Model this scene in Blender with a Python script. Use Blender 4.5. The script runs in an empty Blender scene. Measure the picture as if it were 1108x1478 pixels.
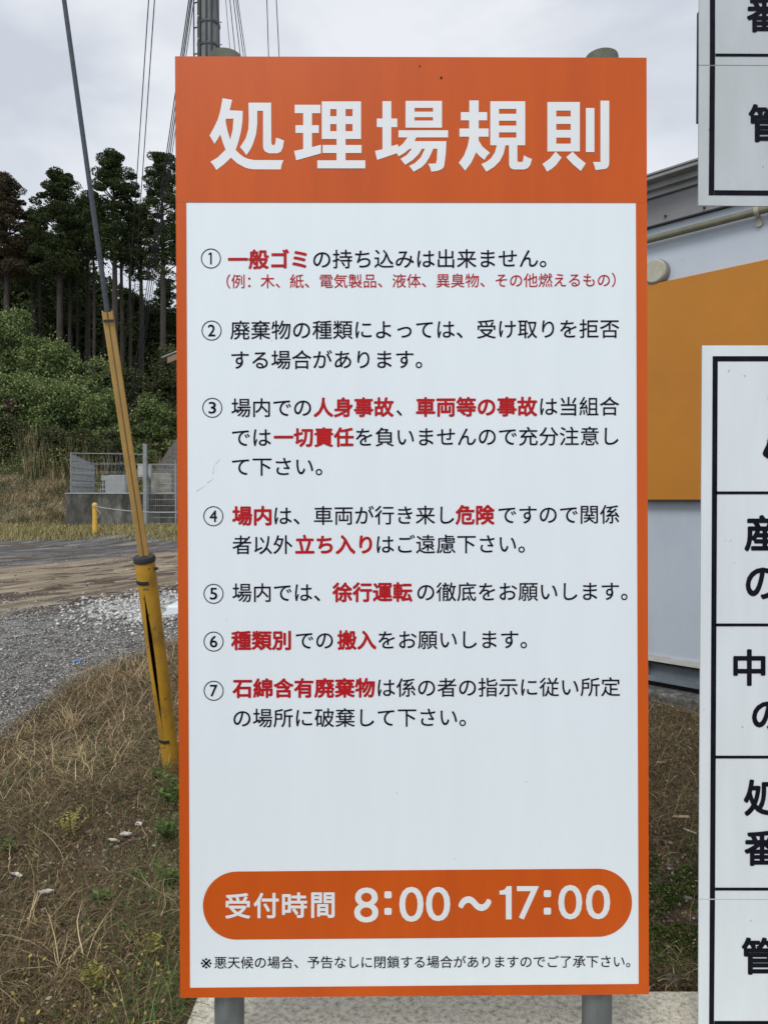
import bpy, math, random
import numpy as np
from mathutils import Vector, Matrix

# ------------------------------------------------------------------ camera
SC = bpy.context.scene
COL = SC.collection
R = math.radians
FPX, CX, CY, PITCH, EYE = 1067.0, 554.0, 739.0, R(1.0), 1.5

cam_d = bpy.data.cameras.new('camera')
cam = bpy.data.objects.new('camera', cam_d)
COL.objects.link(cam)
cam.location = (0, 0, EYE)
cam.rotation_euler = (R(90) - PITCH, 0, 0)
cam_d.sensor_fit = 'VERTICAL'
cam_d.sensor_height = 24.0
cam_d.lens = 24.0 * FPX / 1478.0
cam_d.clip_start = 0.05
cam_d.clip_end = 2000
SC.camera = cam

# ------------------------------------------------------------------ world, overcast
SUN_EL, SUN_AZ = R(50), R(200)          # azimuth measured clockwise from +Y: behind the camera
W = bpy.data.worlds.new('World')
SC.world = W
W.use_nodes = True
nt = W.node_tree
nt.nodes.clear()
def wn(t, **k):
    n = nt.nodes.new(t)
    for a, b in k.items(): setattr(n, a, b)
    return n
out = wn('ShaderNodeOutputWorld'); bg = wn('ShaderNodeBackground')
sky = wn('ShaderNodeTexSky', sky_type='NISHITA', sun_disc=False)
sky.sun_elevation = SUN_EL; sky.sun_rotation = SUN_AZ
tc = wn('ShaderNodeTexCoord'); mp = wn('ShaderNodeMapping')
mp.inputs['Scale'].default_value = (1.0, 1.0, 1.9)
mp.inputs['Location'].default_value = (0.35, 0.2, 0.6)
no = wn('ShaderNodeTexNoise'); no.inputs['Scale'].default_value = 3.1
no.inputs['Detail'].default_value = 5; no.inputs['Roughness'].default_value = 0.5
no.inputs['Distortion'].default_value = 0.3
cr = wn('ShaderNodeValToRGB')
cr.color_ramp.elements[0].position = 0.38; cr.color_ramp.elements[0].color = (0.500, 0.535, 0.595, 1)
cr.color_ramp.elements[1].position = 0.60; cr.color_ramp.elements[1].color = (0.700, 0.720, 0.755, 1)
sc_ = wn('ShaderNodeVectorMath', operation='SCALE'); sc_.inputs['Scale'].default_value = 10.0
mx = wn('ShaderNodeMix', data_type='RGBA'); mx.inputs[0].default_value = 0.93
nt.links.new(tc.outputs['Generated'], mp.inputs[0]); nt.links.new(mp.outputs[0], no.inputs['Vector'])
nt.links.new(no.outputs['Fac'], cr.inputs[0]); nt.links.new(cr.outputs[0], sc_.inputs[0])
nt.links.new(sky.outputs[0], mx.inputs[6]); nt.links.new(sc_.outputs[0], mx.inputs[7])
nt.links.new(mx.outputs[2], bg.inputs[0]); bg.inputs[1].default_value = 0.1
nt.links.new(bg.outputs[0], out.inputs[0])

sd = bpy.data.lights.new('sun', 'SUN'); sd.energy = 1.5; sd.angle = R(22); sd.color = (1.0, 0.965, 0.90)
so = bpy.data.objects.new('sun', sd); COL.objects.link(so)
sdir = Vector((math.sin(SUN_AZ) * math.cos(SUN_EL), math.cos(SUN_AZ) * math.cos(SUN_EL), math.sin(SUN_EL)))
so.rotation_euler = sdir.to_track_quat('Z', 'Y').to_euler()
so.location = (0, -5, 12)

SC.view_settings.view_transform = 'Standard'
SC.view_settings.look = 'None'
SC.view_settings.exposure = 0.34
SC.view_settings.gamma = 1.0
SC.view_settings.use_curve_mapping = False
SC.render.engine = 'CYCLES'
SC.cycles.max_bounces = 6
SC.cycles.use_denoising = True

rnd = random.Random(7)
rng = np.random.default_rng(11)

# ------------------------------------------------------------------ helpers
def P(px, py, Y):
    """world point at depth Y for a direction read off the photograph"""
    u = (px - CX) / FPX; v = (CY - py) / FPX
    d = Vector((u, math.cos(PITCH) + v * math.sin(PITCH), -math.sin(PITCH) + v * math.cos(PITCH)))
    return Vector((0, 0, EYE)) + d * (Y / d.y)
def PX(px, Y): return P(px, 720, Y).x
def PZ(py, Y): return P(554, py, Y).z

def tag(o, label=None, cat=None, group=None, kind=None):
    if label: o['label'] = label
    if cat: o['category'] = cat
    if group: o['group'] = group
    if kind: o['kind'] = kind
    return o

def empty(name, loc=(0, 0, 0), rz=0, label=None, cat=None, group=None):
    o = bpy.data.objects.new(name, None); COL.objects.link(o)
    o.location = loc; o.rotation_euler = (0, 0, rz); o.empty_display_size = 0.1
    return tag(o, label, cat, group)

class MB:
    """collects geometry in world (or thing) coordinates"""
    def __init__(s): s.v = []; s.f = []; s.m = []
    def add(s, vs, fs, mi=0):
        b = len(s.v); s.v += [tuple(x) for x in vs]; s.f += [tuple(b + i for i in f) for f in fs]; s.m += [mi] * len(fs)
        return s
    def box(s, x0, x1, y0, y1, z0, z1, mi=0, M=None):
        vs = [Vector(p) for p in ((x0, y0, z0), (x1, y0, z0), (x1, y1, z0), (x0, y1, z0), (x0, y0, z1), (x1, y0, z1), (x1, y1, z1), (x0, y1, z1))]
        if M: vs = [M @ v for v in vs]
        return s.add(vs, [(0, 3, 2, 1), (4, 5, 6, 7), (0, 1, 5, 4), (1, 2, 6, 5), (2, 3, 7, 6), (3, 0, 4, 7)], mi)
    def prism(s, front, back, mi=0):
        """two matching loops of points joined"""
        n = len(front)
        fs = [tuple(range(n)), tuple(range(2 * n - 1, n - 1, -1))] + [(i, i + n, (i + 1) % n + n, (i + 1) % n) for i in range(n)]
        return s.add(list(front) + list(back), fs, mi)
    def tube(s, pts, r, n=8, mi=0, caps=True):
        pts = [Vector(p) for p in pts]
        rs = r if isinstance(r, (list, tuple)) else [r] * len(pts)
        base = len(s.v); up = None
        for i, p in enumerate(pts):
            t = (pts[min(i + 1, len(pts) - 1)] - pts[max(i - 1, 0)]).normalized()
            if up is None:
                up = Vector((0, 0, 1)) if abs(t.z) < .9 else Vector((1, 0, 0))
            a = (up - t * up.dot(t)).normalized(); up = a
            b = t.cross(a)
            for k in range(n):
                w = 2 * math.pi * k / n
                s.v.append(tuple(p + (a * math.cos(w) + b * math.sin(w)) * rs[i]))
        for i in range(len(pts) - 1):
            for k in range(n):
                a0 = base + i * n + k; a1 = base + i * n + (k + 1) % n
                s.f.append((a0, a1, a1 + n, a0 + n)); s.m.append(mi)
        if caps:
            s.f.append(tuple(base + k for k in range(n - 1, -1, -1))); s.m.append(mi)
            e = base + (len(pts) - 1) * n
            s.f.append(tuple(e + k for k in range(n))); s.m.append(mi)
        return s
    def build(s, name, mats, parent=None, smooth=False, bevel=0, world_offset=None):
        me = bpy.data.meshes.new(name)
        vs = s.v
        if parent is not None and world_offset is None:
            # geometry was given in world coordinates: bring it into the parent's space
            Mi = world_of(parent).inverted()
            vs = [tuple(Mi @ Vector(v)) for v in vs]
        me.from_pydata(vs, [], s.f)
        if not isinstance(mats, (list, tuple)): mats = [mats]
        for m in mats: me.materials.append(m)
        me.polygons.foreach_set('material_index', s.m)
        if smooth: me.polygons.foreach_set('use_smooth', [True] * len(me.polygons))
        me.update()
        o = bpy.data.objects.new(name, me); COL.objects.link(o)
        if parent is not None: o.parent = parent
        if bevel:
            md = o.modifiers.new('bevel', 'BEVEL'); md.width = bevel; md.segments = 2; md.limit_method = 'ANGLE'
        if smooth:
            try:
                md = o.modifiers.new('edge', 'EDGE_SPLIT'); md.split_angle = R(40)
            except Exception: pass
        return o

def world_of(o):
    M = Matrix.LocRotScale(o.location, o.rotation_euler, o.scale)
    return world_of(o.parent) @ M if o.parent else M

def np_mesh(name, V, F, mat, parent=None, kind=None, smooth=False):
    """V (n,3) float array, F (m,k) int array"""
    me = bpy.data.meshes.new(name)
    k = F.shape[1]
    me.vertices.add(len(V)); me.vertices.foreach_set('co', V.astype(np.float32).ravel())
    me.loops.add(F.size); me.loops.foreach_set('vertex_index', F.astype(np.int32).ravel())
    me.polygons.add(len(F))
    me.polygons.foreach_set('loop_start', np.arange(0, F.size, k, dtype=np.int32))
    me.polygons.foreach_set('loop_total', np.full(len(F), k, dtype=np.int32))
    if smooth: me.polygons.foreach_set('use_smooth', np.ones(len(F), dtype=bool))
    me.update(calc_edges=True); me.validate()
    for m in (mat if isinstance(mat, (list, tuple)) else [mat]): me.materials.append(m)
    o = bpy.data.objects.new(name, me); COL.objects.link(o)
    if parent: o.parent = parent
    if kind: o['kind'] = kind
    return o

# ------------------------------------------------------------------ materials
def mat(name, base, rough=0.6, var=None, scale=5.0, stretch=(1, 1, 1), bump=0.0, bscale=40.0, metal=0.0,
        spec=0.5, ramp=None, detail=4, island=None, coat=0.0, specks=None, translucent=0.0, island_mix=0.6, coord='Object', brough=None):
    m = bpy.data.materials.new(name); m.use_nodes = True
    t = m.node_tree; N = t.nodes; L = t.links
    b = N['Principled BSDF']
    b.inputs['Roughness'].default_value = rough; b.inputs['Metallic'].default_value = metal
    b.inputs['Specular IOR Level'].default_value = spec
    if coat: b.inputs['Coat Weight'].default_value = coat; b.inputs['Coat Roughness'].default_value = 0.15
    tcn = N.new('ShaderNodeTexCoord'); mpn = N.new('ShaderNodeMapping'); mpn.inputs['Scale'].default_value = stretch
    L.new(tcn.outputs[coord], mpn.inputs[0])
    col = None
    def rgb(c): return (c[0], c[1], c[2], 1)
    if var is not None or ramp is not None:
        n = N.new('ShaderNodeTexNoise'); n.inputs['Scale'].default_value = scale; n.inputs['Detail'].default_value = detail
        n.inputs['Roughness'].default_value = 0.6
        L.new(mpn.outputs[0], n.inputs['Vector'])
        c = N.new('ShaderNodeValToRGB')
        if ramp is None: ramp = [(0.35, base), (0.68, var)]
        els = c.color_ramp.elements
        els[0].position = ramp[0][0]; els[0].color = rgb(ramp[0][1]); els[1].position = ramp[-1][0]; els[1].color = rgb(ramp[-1][1])
        for p, cc in ramp[1:-1]:
            e = els.new(p); e.color = rgb(cc)
        L.new(n.outputs['Fac'], c.inputs[0]); col = c.outputs[0]
    if island:
        g = N.new('ShaderNodeNewGeometry'); c = N.new('ShaderNodeValToRGB')
        els = c.color_ramp.elements
        els[0].position = island[0][0]; els[0].color = rgb(island[0][1]); els[1].position = island[-1][0]; els[1].color = rgb(island[-1][1])
        for p, cc in island[1:-1]:
            e = els.new(p); e.color = rgb(cc)
        L.new(g.outputs['Random Per Island'], c.inputs[0])
        if col is None: col = c.outputs[0]
        else:
            x = N.new('ShaderNodeMix'); x.data_type = 'RGBA'; x.inputs[0].default_value = island_mix
            L.new(col, x.inputs[6]); L.new(c.outputs[0], x.inputs[7]); col = x.outputs[2]
    if specks:
        sc2, thr, scol = specks[:3]
        n = N.new('ShaderNodeTexNoise'); n.inputs['Scale'].default_value = sc2; n.inputs['Detail'].default_value = 2
        L.new(tcn.outputs[coord], n.inputs['Vector'])
        r = N.new('ShaderNodeValToRGB'); r.color_ramp.elements[0].position = thr; r.color_ramp.elements[1].position = thr + 0.04
        r.color_ramp.elements[0].color = (0, 0, 0, 1); r.color_ramp.elements[1].color = (1, 1, 1, 1)
        L.new(n.outputs['Fac'], r.inputs[0])
        x = N.new('ShaderNodeMix'); x.data_type = 'RGBA'
        L.new(r.outputs[0], x.inputs[0])
        if col is None: x.inputs[6].default_value = rgb(base)
        else: L.new(col, x.inputs[6])
        x.inputs[7].default_value = rgb(scol); col = x.outputs[2]
    if col is None: b.inputs['Base Color'].default_value = rgb(base)
    else: L.new(col, b.inputs['Base Color'])
    if bump:
        n = N.new('ShaderNodeTexNoise'); n.inputs['Scale'].default_value = bscale; n.inputs['Detail'].default_value = 5
        if brough: n.inputs['Roughness'].default_value = brough
        L.new(mpn.outputs[0], n.inputs['Vector'])
        bp = N.new('ShaderNodeBump'); bp.inputs['Strength'].default_value = min(1, bump); bp.inputs['Distance'].default_value = 0.01 * max(1, bump)
        L.new(n.outputs['Fac'], bp.inputs['Height']); L.new(bp.outputs[0], b.inputs['Normal'])
    if translucent:
        tr = N.new('ShaderNodeBsdfTranslucent'); mxs = N.new('ShaderNodeMixShader'); mxs.inputs[0].default_value = translucent
        if col is None: tr.inputs[0].default_value = rgb(base)
        else: L.new(col, tr.inputs[0])
        o_ = N['Material Output']
        L.new(b.outputs[0], mxs.inputs[1]); L.new(tr.outputs[0], mxs.inputs[2]); L.new(mxs.outputs[0], o_.inputs[0])
    return m

M = {}
M['sign_white'] = mat('sign_white', (.75, .825, .875), .42, var=(.725, .80, .85), scale=3, stretch=(5, 5, .5), detail=7, specks=(60, .765, (.45, .47, .48)), bump=.02, bscale=6)
M['sign_orange'] = mat('sign_orange', (.57, .092, .005), .42, spec=.3, var=(.49, .075, .006), scale=2.2, stretch=(4, 4, .6), detail=7, specks=(50, .78, (.35, .10, .04)), bump=.02, bscale=5)
M['print_black'] = mat('print_black', (.005, .006, .012), .6, spec=.06, var=(.011, .011, .018), scale=30)
M['print_red'] = mat('print_red', (.46, .008, .012), .5, spec=.2, var=(.40, .008, .012), scale=20)
M['print_white'] = mat('print_white', (.74, .77, .79), .42, var=(.70, .73, .75), scale=6)
M['board_white'] = mat('board_white', (.69, .75, .79), .42, var=(.645, .70, .735), scale=3, stretch=(6, 6, .9), specks=(45, .74, (.40, .42, .38)), bump=.02, bscale=6)
M['board_old'] = mat('board_old', (.49, .535, .565), .5, var=(.43, .475, .49), scale=3, stretch=(4, 4, 1.2), specks=(40, .70, (.26, .29, .25)), bump=.02, bscale=6)
M['board_edge'] = mat('board_edge', (.50, .51, .49), .5, var=(.35, .36, .34), scale=20)
M['galv'] = mat('galvanised_steel', (.10, .115, .12), .55, var=(.20, .22, .225), scale=14, stretch=(1, 1, .35), detail=7, metal=.2, bump=.05, bscale=80)
M['cap'] = mat('weathered_cap', (.085, .09, .068), .85, var=(.15, .155, .12), scale=14, bump=.3, bscale=60, specks=(45, .63, (.07, .09, .05)))
M['concrete'] = mat('concrete', (.44, .43, .39), .9, ramp=[(.34, (.30, .275, .205)), (.46, (.52, .49, .40)), (.6, (.68, .65, .54))], scale=55, bump=.6, bscale=120, detail=8, specks=(170, .62, (.22, .21, .19)))
M['concrete_dark'] = mat('old_concrete', (.045, .045, .040), .9, ramp=[(.38, (.028, .028, .025)), (.5, (.085, .085, .076)), (.62, (.19, .19, .17))], scale=1.6, stretch=(1.2, 1.2, .5), bump=.4, bscale=20, detail=8)
M['soil'] = mat('soil', (.060, .045, .032), .95, ramp=[(.3, (.038, .026, .018)), (.5, (.078, .051, .032)), (.72, (.15, .108, .070))], scale=5, detail=9, bump=1.6, bscale=25, specks=(70, .68, (.20, .17, .12)))
M['hillside'] = mat('hillside_grass', (.1, .09, .05), .95, ramp=[(.3, (.055, .060, .028)), (.5, (.13, .115, .065)), (.7, (.24, .19, .115))], scale=.45, detail=10, bump=2.0, bscale=2.5)
M['straw'] = mat('dry_straw', (.2, .15, .09), .85, island=[(0, (.050, .034, .016)), (.2, (.075, .068, .026)), (.45, (.110, .074, .034)), (.8, (.19, .135, .065)), (.96, (.38, .29, .15)), (1, (.54, .43, .26))])
M['straw_pale'] = mat('pale_straw', (.4, .33, .2), .8, island=[(0, (.32, .23, .12)), (1, (.66, .52, .32))])
M['weed'] = mat('weed_leaf', (.08, .15, .03), .6, island=[(0, (.050, .100, .022)), (.6, (.095, .17, .035)), (1, (.19, .26, .06))], translucent=.25)
M['weed_yellow'] = mat('yellow_leaf', (.3, .3, .06), .6, island=[(0, (.20, .22, .045)), (1, (.48, .42, .10))], translucent=.25)
M['moss'] = mat('moss', (.06, .09, .02), .95, island=[(0, (.030, .050, .010)), (.6, (.065, .105, .016)), (1, (.14, .19, .035))])
M['verge'] = mat('verge_grass', (.2, .18, .07), .9, island=[(0, (.11, .13, .04)), (.5, (.27, .23, .095)), (1, (.48, .40, .19))])
M['stone'] = mat('stone', (.3, .3, .29), .85, island=[(0, (.07, .07, .070)), (.55, (.19, .188, .18)), (.85, (.38, .375, .355)), (1, (.66, .65, .62))])
M['stone_pale'] = mat('pale_stone', (.5, .5, .48), .85, island=[(0, (.12, .12, .12)), (.4, (.32, .32, .31)), (.8, (.56, .56, .54)), (1, (.74, .74, .72))])
M['cedar'] = mat('cedar_foliage', (.03, .05, .02), .8, ramp=[(.35, (.018, .032, .012)), (.65, (.052, .072, .022))], scale=.35, island=[(0, (.014, .026, .010)), (1, (.070, .090, .028))], island_mix=.5, spec=.2)
M['cedar_brown'] = mat('cedar_foliage_brown', (.05, .045, .02), .8, ramp=[(.35, (.032, .034, .018)), (.65, (.075, .055, .030))], scale=.3, island=[(0, (.028, .030, .015)), (1, (.090, .068, .036))], island_mix=.5, spec=.2)
M['bark'] = mat('bark', (.060, .050, .042), .95, var=(.022, .020, .017), scale=4, stretch=(3, 3, .4), bump=.6, bscale=12)
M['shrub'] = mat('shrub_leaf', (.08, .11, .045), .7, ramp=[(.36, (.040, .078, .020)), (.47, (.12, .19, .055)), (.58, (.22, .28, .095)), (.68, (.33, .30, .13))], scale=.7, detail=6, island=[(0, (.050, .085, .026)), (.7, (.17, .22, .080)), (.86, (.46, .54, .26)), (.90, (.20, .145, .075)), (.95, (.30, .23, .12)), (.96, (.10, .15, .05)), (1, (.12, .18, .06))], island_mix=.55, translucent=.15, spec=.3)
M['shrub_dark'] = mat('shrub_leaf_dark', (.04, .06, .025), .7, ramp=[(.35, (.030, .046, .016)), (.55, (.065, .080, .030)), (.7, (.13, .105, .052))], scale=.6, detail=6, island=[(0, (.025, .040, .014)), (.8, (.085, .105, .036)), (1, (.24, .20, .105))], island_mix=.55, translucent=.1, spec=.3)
M['shrub_brown'] = mat('shrub_leaf_brown', (.09, .07, .04), .8, island=[(0, (.05, .042, .024)), (.7, (.12, .095, .05)), (1, (.20, .16, .09))])
M['wall'] = mat('wall_panel', (.44, .50, .575), .42, ramp=[(.3, (.40, .46, .53)), (.5, (.45, .51, .585)), (.72, (.48, .54, .60))], scale=1.8, stretch=(1.5, 1.5, .6), detail=7, bump=.02, bscale=2, specks=(14, .76, (.30, .35, .38)))
M['fascia'] = mat('grey_fascia', (.22, .225, .23), .5, var=(.17, .175, .18), scale=3, detail=7)
M['roof_metal'] = mat('roof_trim', (.28, .29, .29), .45, var=(.20, .205, .205), scale=5, metal=.2)
M['orange_band'] = mat('ochre_sheet', (.50, .195, .012), .30, spec=.4, var=(.43, .165, .012), scale=1.5, bump=.10, bscale=1.6, specks=(14, .775, (.24, .13, .05)))
M['beige'] = mat('beige_plastic', (.44, .43, .35), .6, var=(.34, .33, .26), scale=12)
M['pipe'] = mat('pipe_grey_green', (.19, .19, .135), .55, var=(.13, .13, .095), scale=8)
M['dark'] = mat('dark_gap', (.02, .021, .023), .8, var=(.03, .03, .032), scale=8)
M['steel_blue'] = mat('painted_steel', (.17, .205, .235), .5, var=(.12, .145, .165), scale=6, bump=.05, bscale=40)
M['rust'] = mat('rust_sill', (.50, .52, .53), .6, ramp=[(.4, (.52, .54, .55)), (.62, (.44, .42, .37)), (.75, (.36, .24, .12))], scale=5, stretch=(1, 1, 4))
M['guard'] = mat('yellow_guard', (.50, .28, .03), .5, ramp=[(.34, (.28, .17, .04)), (.48, (.50, .275, .025)), (.7, (.60, .34, .04))], scale=7, stretch=(1, 1, .5), detail=8, specks=(38, .64, (.22, .15, .05)), bump=.05, bscale=40)
M['guard_pale'] = mat('faded_yellow_guard', (.46, .29, .085), .6, var=(.37, .22, .06), scale=10, stretch=(1, 1, .6), detail=7, specks=(50, .68, (.32, .22, .09)))
M['black'] = mat('black_rubber_and_shade', (.018, .02, .024), .6, var=(.03, .032, .036), scale=15)
M['cable'] = mat('steel_cable', (.055, .065, .085), .55, var=(.09, .10, .12), scale=60, metal=.3)
M['pole'] = mat('pole_concrete', (.12, .13, .125), .85, var=(.19, .20, .19), scale=3, stretch=(2, 2, .6), bump=.2, bscale=20)
M['wire'] = mat('black_wire', (.022, .026, .038), .6, var=(.03, .035, .05), scale=5)
M['cabinet'] = mat('grey_cabinet', (.34, .36, .37), .5, var=(.28, .30, .305), scale=2)
M['mesh'] = mat('fence_steel', (.30, .315, .32), .5, var=(.23, .245, .25), scale=5, metal=.3)
M['bollard'] = mat('yellow_bollard', (.72, .44, .06), .5, var=(.66, .38, .05), scale=5)
M['rope'] = mat('rope', (.42, .42, .42), .8, var=(.3, .3, .3), scale=30)
M['slab'] = mat('stained_slab', (.30, .30, .27), .9, ramp=[(.4, (.34, .34, .31)), (.6, (.20, .20, .17)), (.75, (.08, .08, .07))], scale=2.5, detail=6)
M['wood'] = mat('eave_wood', (.28, .18, .10), .7, var=(.20, .12, .07), scale=6, stretch=(1, 5, 5))
M['shed_wall'] = mat('shed_wall', (.22, .20, .17), .8, var=(.17, .15, .13), scale=4)
M['litter'] = mat('pale_litter', (.62, .60, .55), .7, var=(.48, .46, .41), scale=20)
M['blue'] = mat('blue_plastic', (.10, .28, .62), .5, var=(.08, .22, .55), scale=20)
M['leaf_dead'] = mat('dead_leaf', (.20, .13, .08), .8, island=[(0, (.07, .040, .022)), (.8, (.18, .115, .062)), (1, (.42, .35, .24))])

# road: grey gravelly dirt with brown wheel tracks running across the view
def road_material():
    m = bpy.data.materials.new('dirt_road'); m.use_nodes = True
    t = m.node_tree; N = t.nodes; L = t.links; b = N['Principled BSDF']; b.inputs['Roughness'].default_value = .93
    tcn = N.new('ShaderNodeTexCoord')
    def noise(scale, stretch=(1, 1, 1), detail=6, rough=.6, rot=0):
        mpn = N.new('ShaderNodeMapping'); mpn.inputs['Scale'].default_value = stretch; mpn.inputs['Rotation'].default_value = (0, 0, rot)
        L.new(tcn.outputs['Object'], mpn.inputs[0])
        n = N.new('ShaderNodeTexNoise'); n.inputs['Scale'].default_value = scale; n.inputs['Detail'].default_value = detail; n.inputs['Roughness'].default_value = rough
        L.new(mpn.outputs[0], n.inputs['Vector']); return n.outputs['Fac']
    def ramp(fac, els):
        c = N.new('ShaderNodeValToRGB'); e = c.color_ramp.elements
        e[0].position = els[0][0]; e[0].color = (*els[0][1], 1); e[1].position = els[-1][0]; e[1].color = (*els[-1][1], 1)
        for p, cc in els[1:-1]:
            q = e.new(p); q.color = (*cc, 1)
        L.new(fac, c.inputs[0]); return c.outputs[0]
    def mix(f, a, c):
        x = N.new('ShaderNodeMix'); x.data_type = 'RGBA'
        if isinstance(f, float): x.inputs[0].default_value = f
        else: L.new(f, x.inputs[0])
        L.new(a, x.inputs[6]); L.new(c, x.inputs[7]); return x.outputs[2]
    grey = mix(noise(1.1, detail=6), ramp(noise(60, detail=3), [(.3, (.10, .10, .10)), (.5, (.17, .17, .168)), (.7, (.34, .34, .33))]), ramp(noise(45, detail=4), [(.3, (.09, .085, .078)), (.5, (.20, .19, .17)), (.7, (.36, .34, .31))]))
    sx = N.new('ShaderNodeSeparateXYZ'); L.new(tcn.outputs['Object'], sx.inputs[0])
    def lin(a, b):
        m1 = N.new('ShaderNodeMath'); m1.operation = 'MULTIPLY'; m1.inputs[1].default_value = a; L.new(sx.outputs[0], m1.inputs[0])
        m2 = N.new('ShaderNodeMath'); m2.operation = 'MULTIPLY_ADD'; m2.inputs[1].default_value = b; L.new(sx.outputs[1], m2.inputs[0]); L.new(m1.outputs[0], m2.inputs[2]); return m2.outputs[0]
    across, along = lin(.92, -.40), lin(.40, .92)
    def streaks(sa, sl, detail, off=0):
        c1 = N.new('ShaderNodeMath'); c1.operation = 'MULTIPLY'; c1.inputs[1].default_value = sa; L.new(across, c1.inputs[0])
        c2 = N.new('ShaderNodeMath'); c2.operation = 'MULTIPLY'; c2.inputs[1].default_value = sl; L.new(along, c2.inputs[0])
        cb = N.new('ShaderNodeCombineXYZ'); L.new(c1.outputs[0], cb.inputs[0]); L.new(c2.outputs[0], cb.inputs[1]); cb.inputs[2].default_value = off
        n = N.new('ShaderNodeTexNoise'); n.inputs['Scale'].default_value = 1; n.inputs['Detail'].default_value = detail; n.inputs['Roughness'].default_value = .68; n.inputs['Distortion'].default_value = .25
        L.new(cb.outputs[0], n.inputs['Vector']); return n.outputs['Fac']
    brown = ramp(streaks(3.2, .28, 9), [(.34, (.055, .044, .034)), (.44, (.18, .14, .092)), (.56, (.31, .25, .175)), (.68, (.46, .40, .30))])
    # wheel-worn band running diagonally away to the right
    ma = N.new('ShaderNodeMath'); ma.operation = 'MULTIPLY_ADD'
    nn = noise(.5, (1, .5, 1), 6, .65)
    L.new(nn, ma.inputs[0]); ma.inputs[1].default_value = 2.6; L.new(across, ma.inputs[2])
    band = ramp(ma.outputs[0], [(0, (0, 0, 0)), (1, (0, 0, 0))])
    mr = N.new('ShaderNodeMapRange'); mr.inputs[1].default_value = -5.9; mr.inputs[2].default_value = -6.9; L.new(ma.outputs[0], mr.inputs[0])
    mr2 = N.new('ShaderNodeMapRange'); mr2.inputs[1].default_value = -12.4; mr2.inputs[2].default_value = -11.2; L.new(ma.outputs[0], mr2.inputs[0])
    mm = N.new('ShaderNodeMath'); mm.operation = 'MULTIPLY'; L.new(mr.outputs[0], mm.inputs[0]); L.new(mr2.outputs[0], mm.inputs[1])
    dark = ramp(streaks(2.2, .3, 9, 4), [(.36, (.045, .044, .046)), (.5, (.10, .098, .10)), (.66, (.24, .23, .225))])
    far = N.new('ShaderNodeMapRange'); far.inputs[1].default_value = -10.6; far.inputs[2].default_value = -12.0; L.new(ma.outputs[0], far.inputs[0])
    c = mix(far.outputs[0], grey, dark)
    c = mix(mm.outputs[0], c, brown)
    L.new(c, b.inputs['Base Color'])
    bp = N.new('ShaderNodeBump'); bp.inputs['Strength'].default_value = .8; bp.inputs['Distance'].default_value = .03
    L.new(noise(30, detail=6), bp.inputs['Height']); L.new(bp.outputs[0], b.inputs['Normal'])
    return m
M['road'] = road_material()

# ------------------------------------------------------------------ terrain
def smooth(a, b, t):
    t = np.clip((t - a) / (b - a), 0, 1); return t * t * (3 - 2 * t)
def bumps(x, y, s, seed=0.0):
    return (np.sin(x * s + 1.7 * np.sin(y * s * .7 + seed)) + np.sin(y * s * 1.3 + seed * 2 + 1.3 * np.sin(x * s * .9))) * .5
def H(x, y):
    x = np.asarray(x, float); y = np.asarray(y, float)
    z = -.045 + .012 * bumps(x, y, 7) + .010 * bumps(x, y, 17, 2)
    z = z + smooth(4.6, 7.5, y + (-x - 1.8) * .8) * .15
    z = z + smooth(20, 27.5, y) * .40
    z = z + .075 * smooth(-1.6, -.3, -((x - 2.1) * -.711 + (y - 5.4) * -.703)) * smooth(0, 1, x)
    hill = np.interp(y, [28.5, 31, 35, 40, 46, 54, 70, 110, 400], [0, 1.1, 3.4, 5.6, 8.2, 10.2, 11.5, 12, 12])
    side = .62 + .38 * smooth(-9, -17, x * 34 / np.maximum(y, 20))
    z = z + hill * side + smooth(29, 36, y) * (.25 * bumps(x, y, .7) + .12 * bumps(x, y, 1.9, 3))
    return z
def Hs(x, y): return float(H(x, y))

ys = np.concatenate([np.arange(-3, 9, .09), np.arange(9, 30, .5), np.arange(30, 70, 1.0), np.geomspace(70, 400, 16)])
xs = np.concatenate([-np.geomspace(6, 320, 40)[::-1] , np.arange(-5.9, 5.91, .12), np.geomspace(6, 320, 34)])
X, Yg = np.meshgrid(xs, ys)
Z = H(X, Yg)
V = np.stack([X, Yg, Z], -1).reshape(-1, 3)
ny, nx = X.shape
idx = np.arange(ny * nx).reshape(ny, nx)
F = np.stack([idx[:-1, :-1], idx[:-1, 1:], idx[1:, 1:], idx[1:, :-1]], -1).reshape(-1, 4)
g = np_mesh('ground', V, F, [M['soil'], M['hillside']], kind='structure', smooth=True)
cy_ = V[F[:, 0], 1]
g.data.polygons.foreach_set('material_index', (cy_ > 21.5).astype(np.int32))

# road sheet, following the ground 6 mm above it
yb = [-3, 4.5, 5.2, 5.8, 6.4, 7.1, 8.6, 11, 18, 24]
xb = [-2.44, -2.44, -2.42, -2.40, -2.28, -1.97, -1.0, 1.5, 9, 16]
def road_edge(y): return np.interp(y, yb, xb)
ry = np.concatenate([np.arange(-3, 10, .1), np.arange(10, 23.61, .4)])
tt = np.linspace(0, 1, 110) ** 2.2
RX = road_edge(ry)[:, None] - tt[None, :] * 75
RY = np.repeat(ry[:, None], len(tt), 1).copy()
RY[-1] += .35 * np.sin(RX[-1] * 1.3) + .2 * np.sin(RX[-1] * 3.1)
RZ = H(RX, RY) + .006 + .014 * np.sin((RX * .92 - RY * .4) * 4.3 + .5 * np.sin(RY * .6)) * smooth(-6.4, -7.6, RX * .92 - RY * .4)
RV = np.stack([RX, RY, RZ], -1).reshape(-1, 3)
idx = np.arange(RV.shape[0]).reshape(RX.shape)
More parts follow.
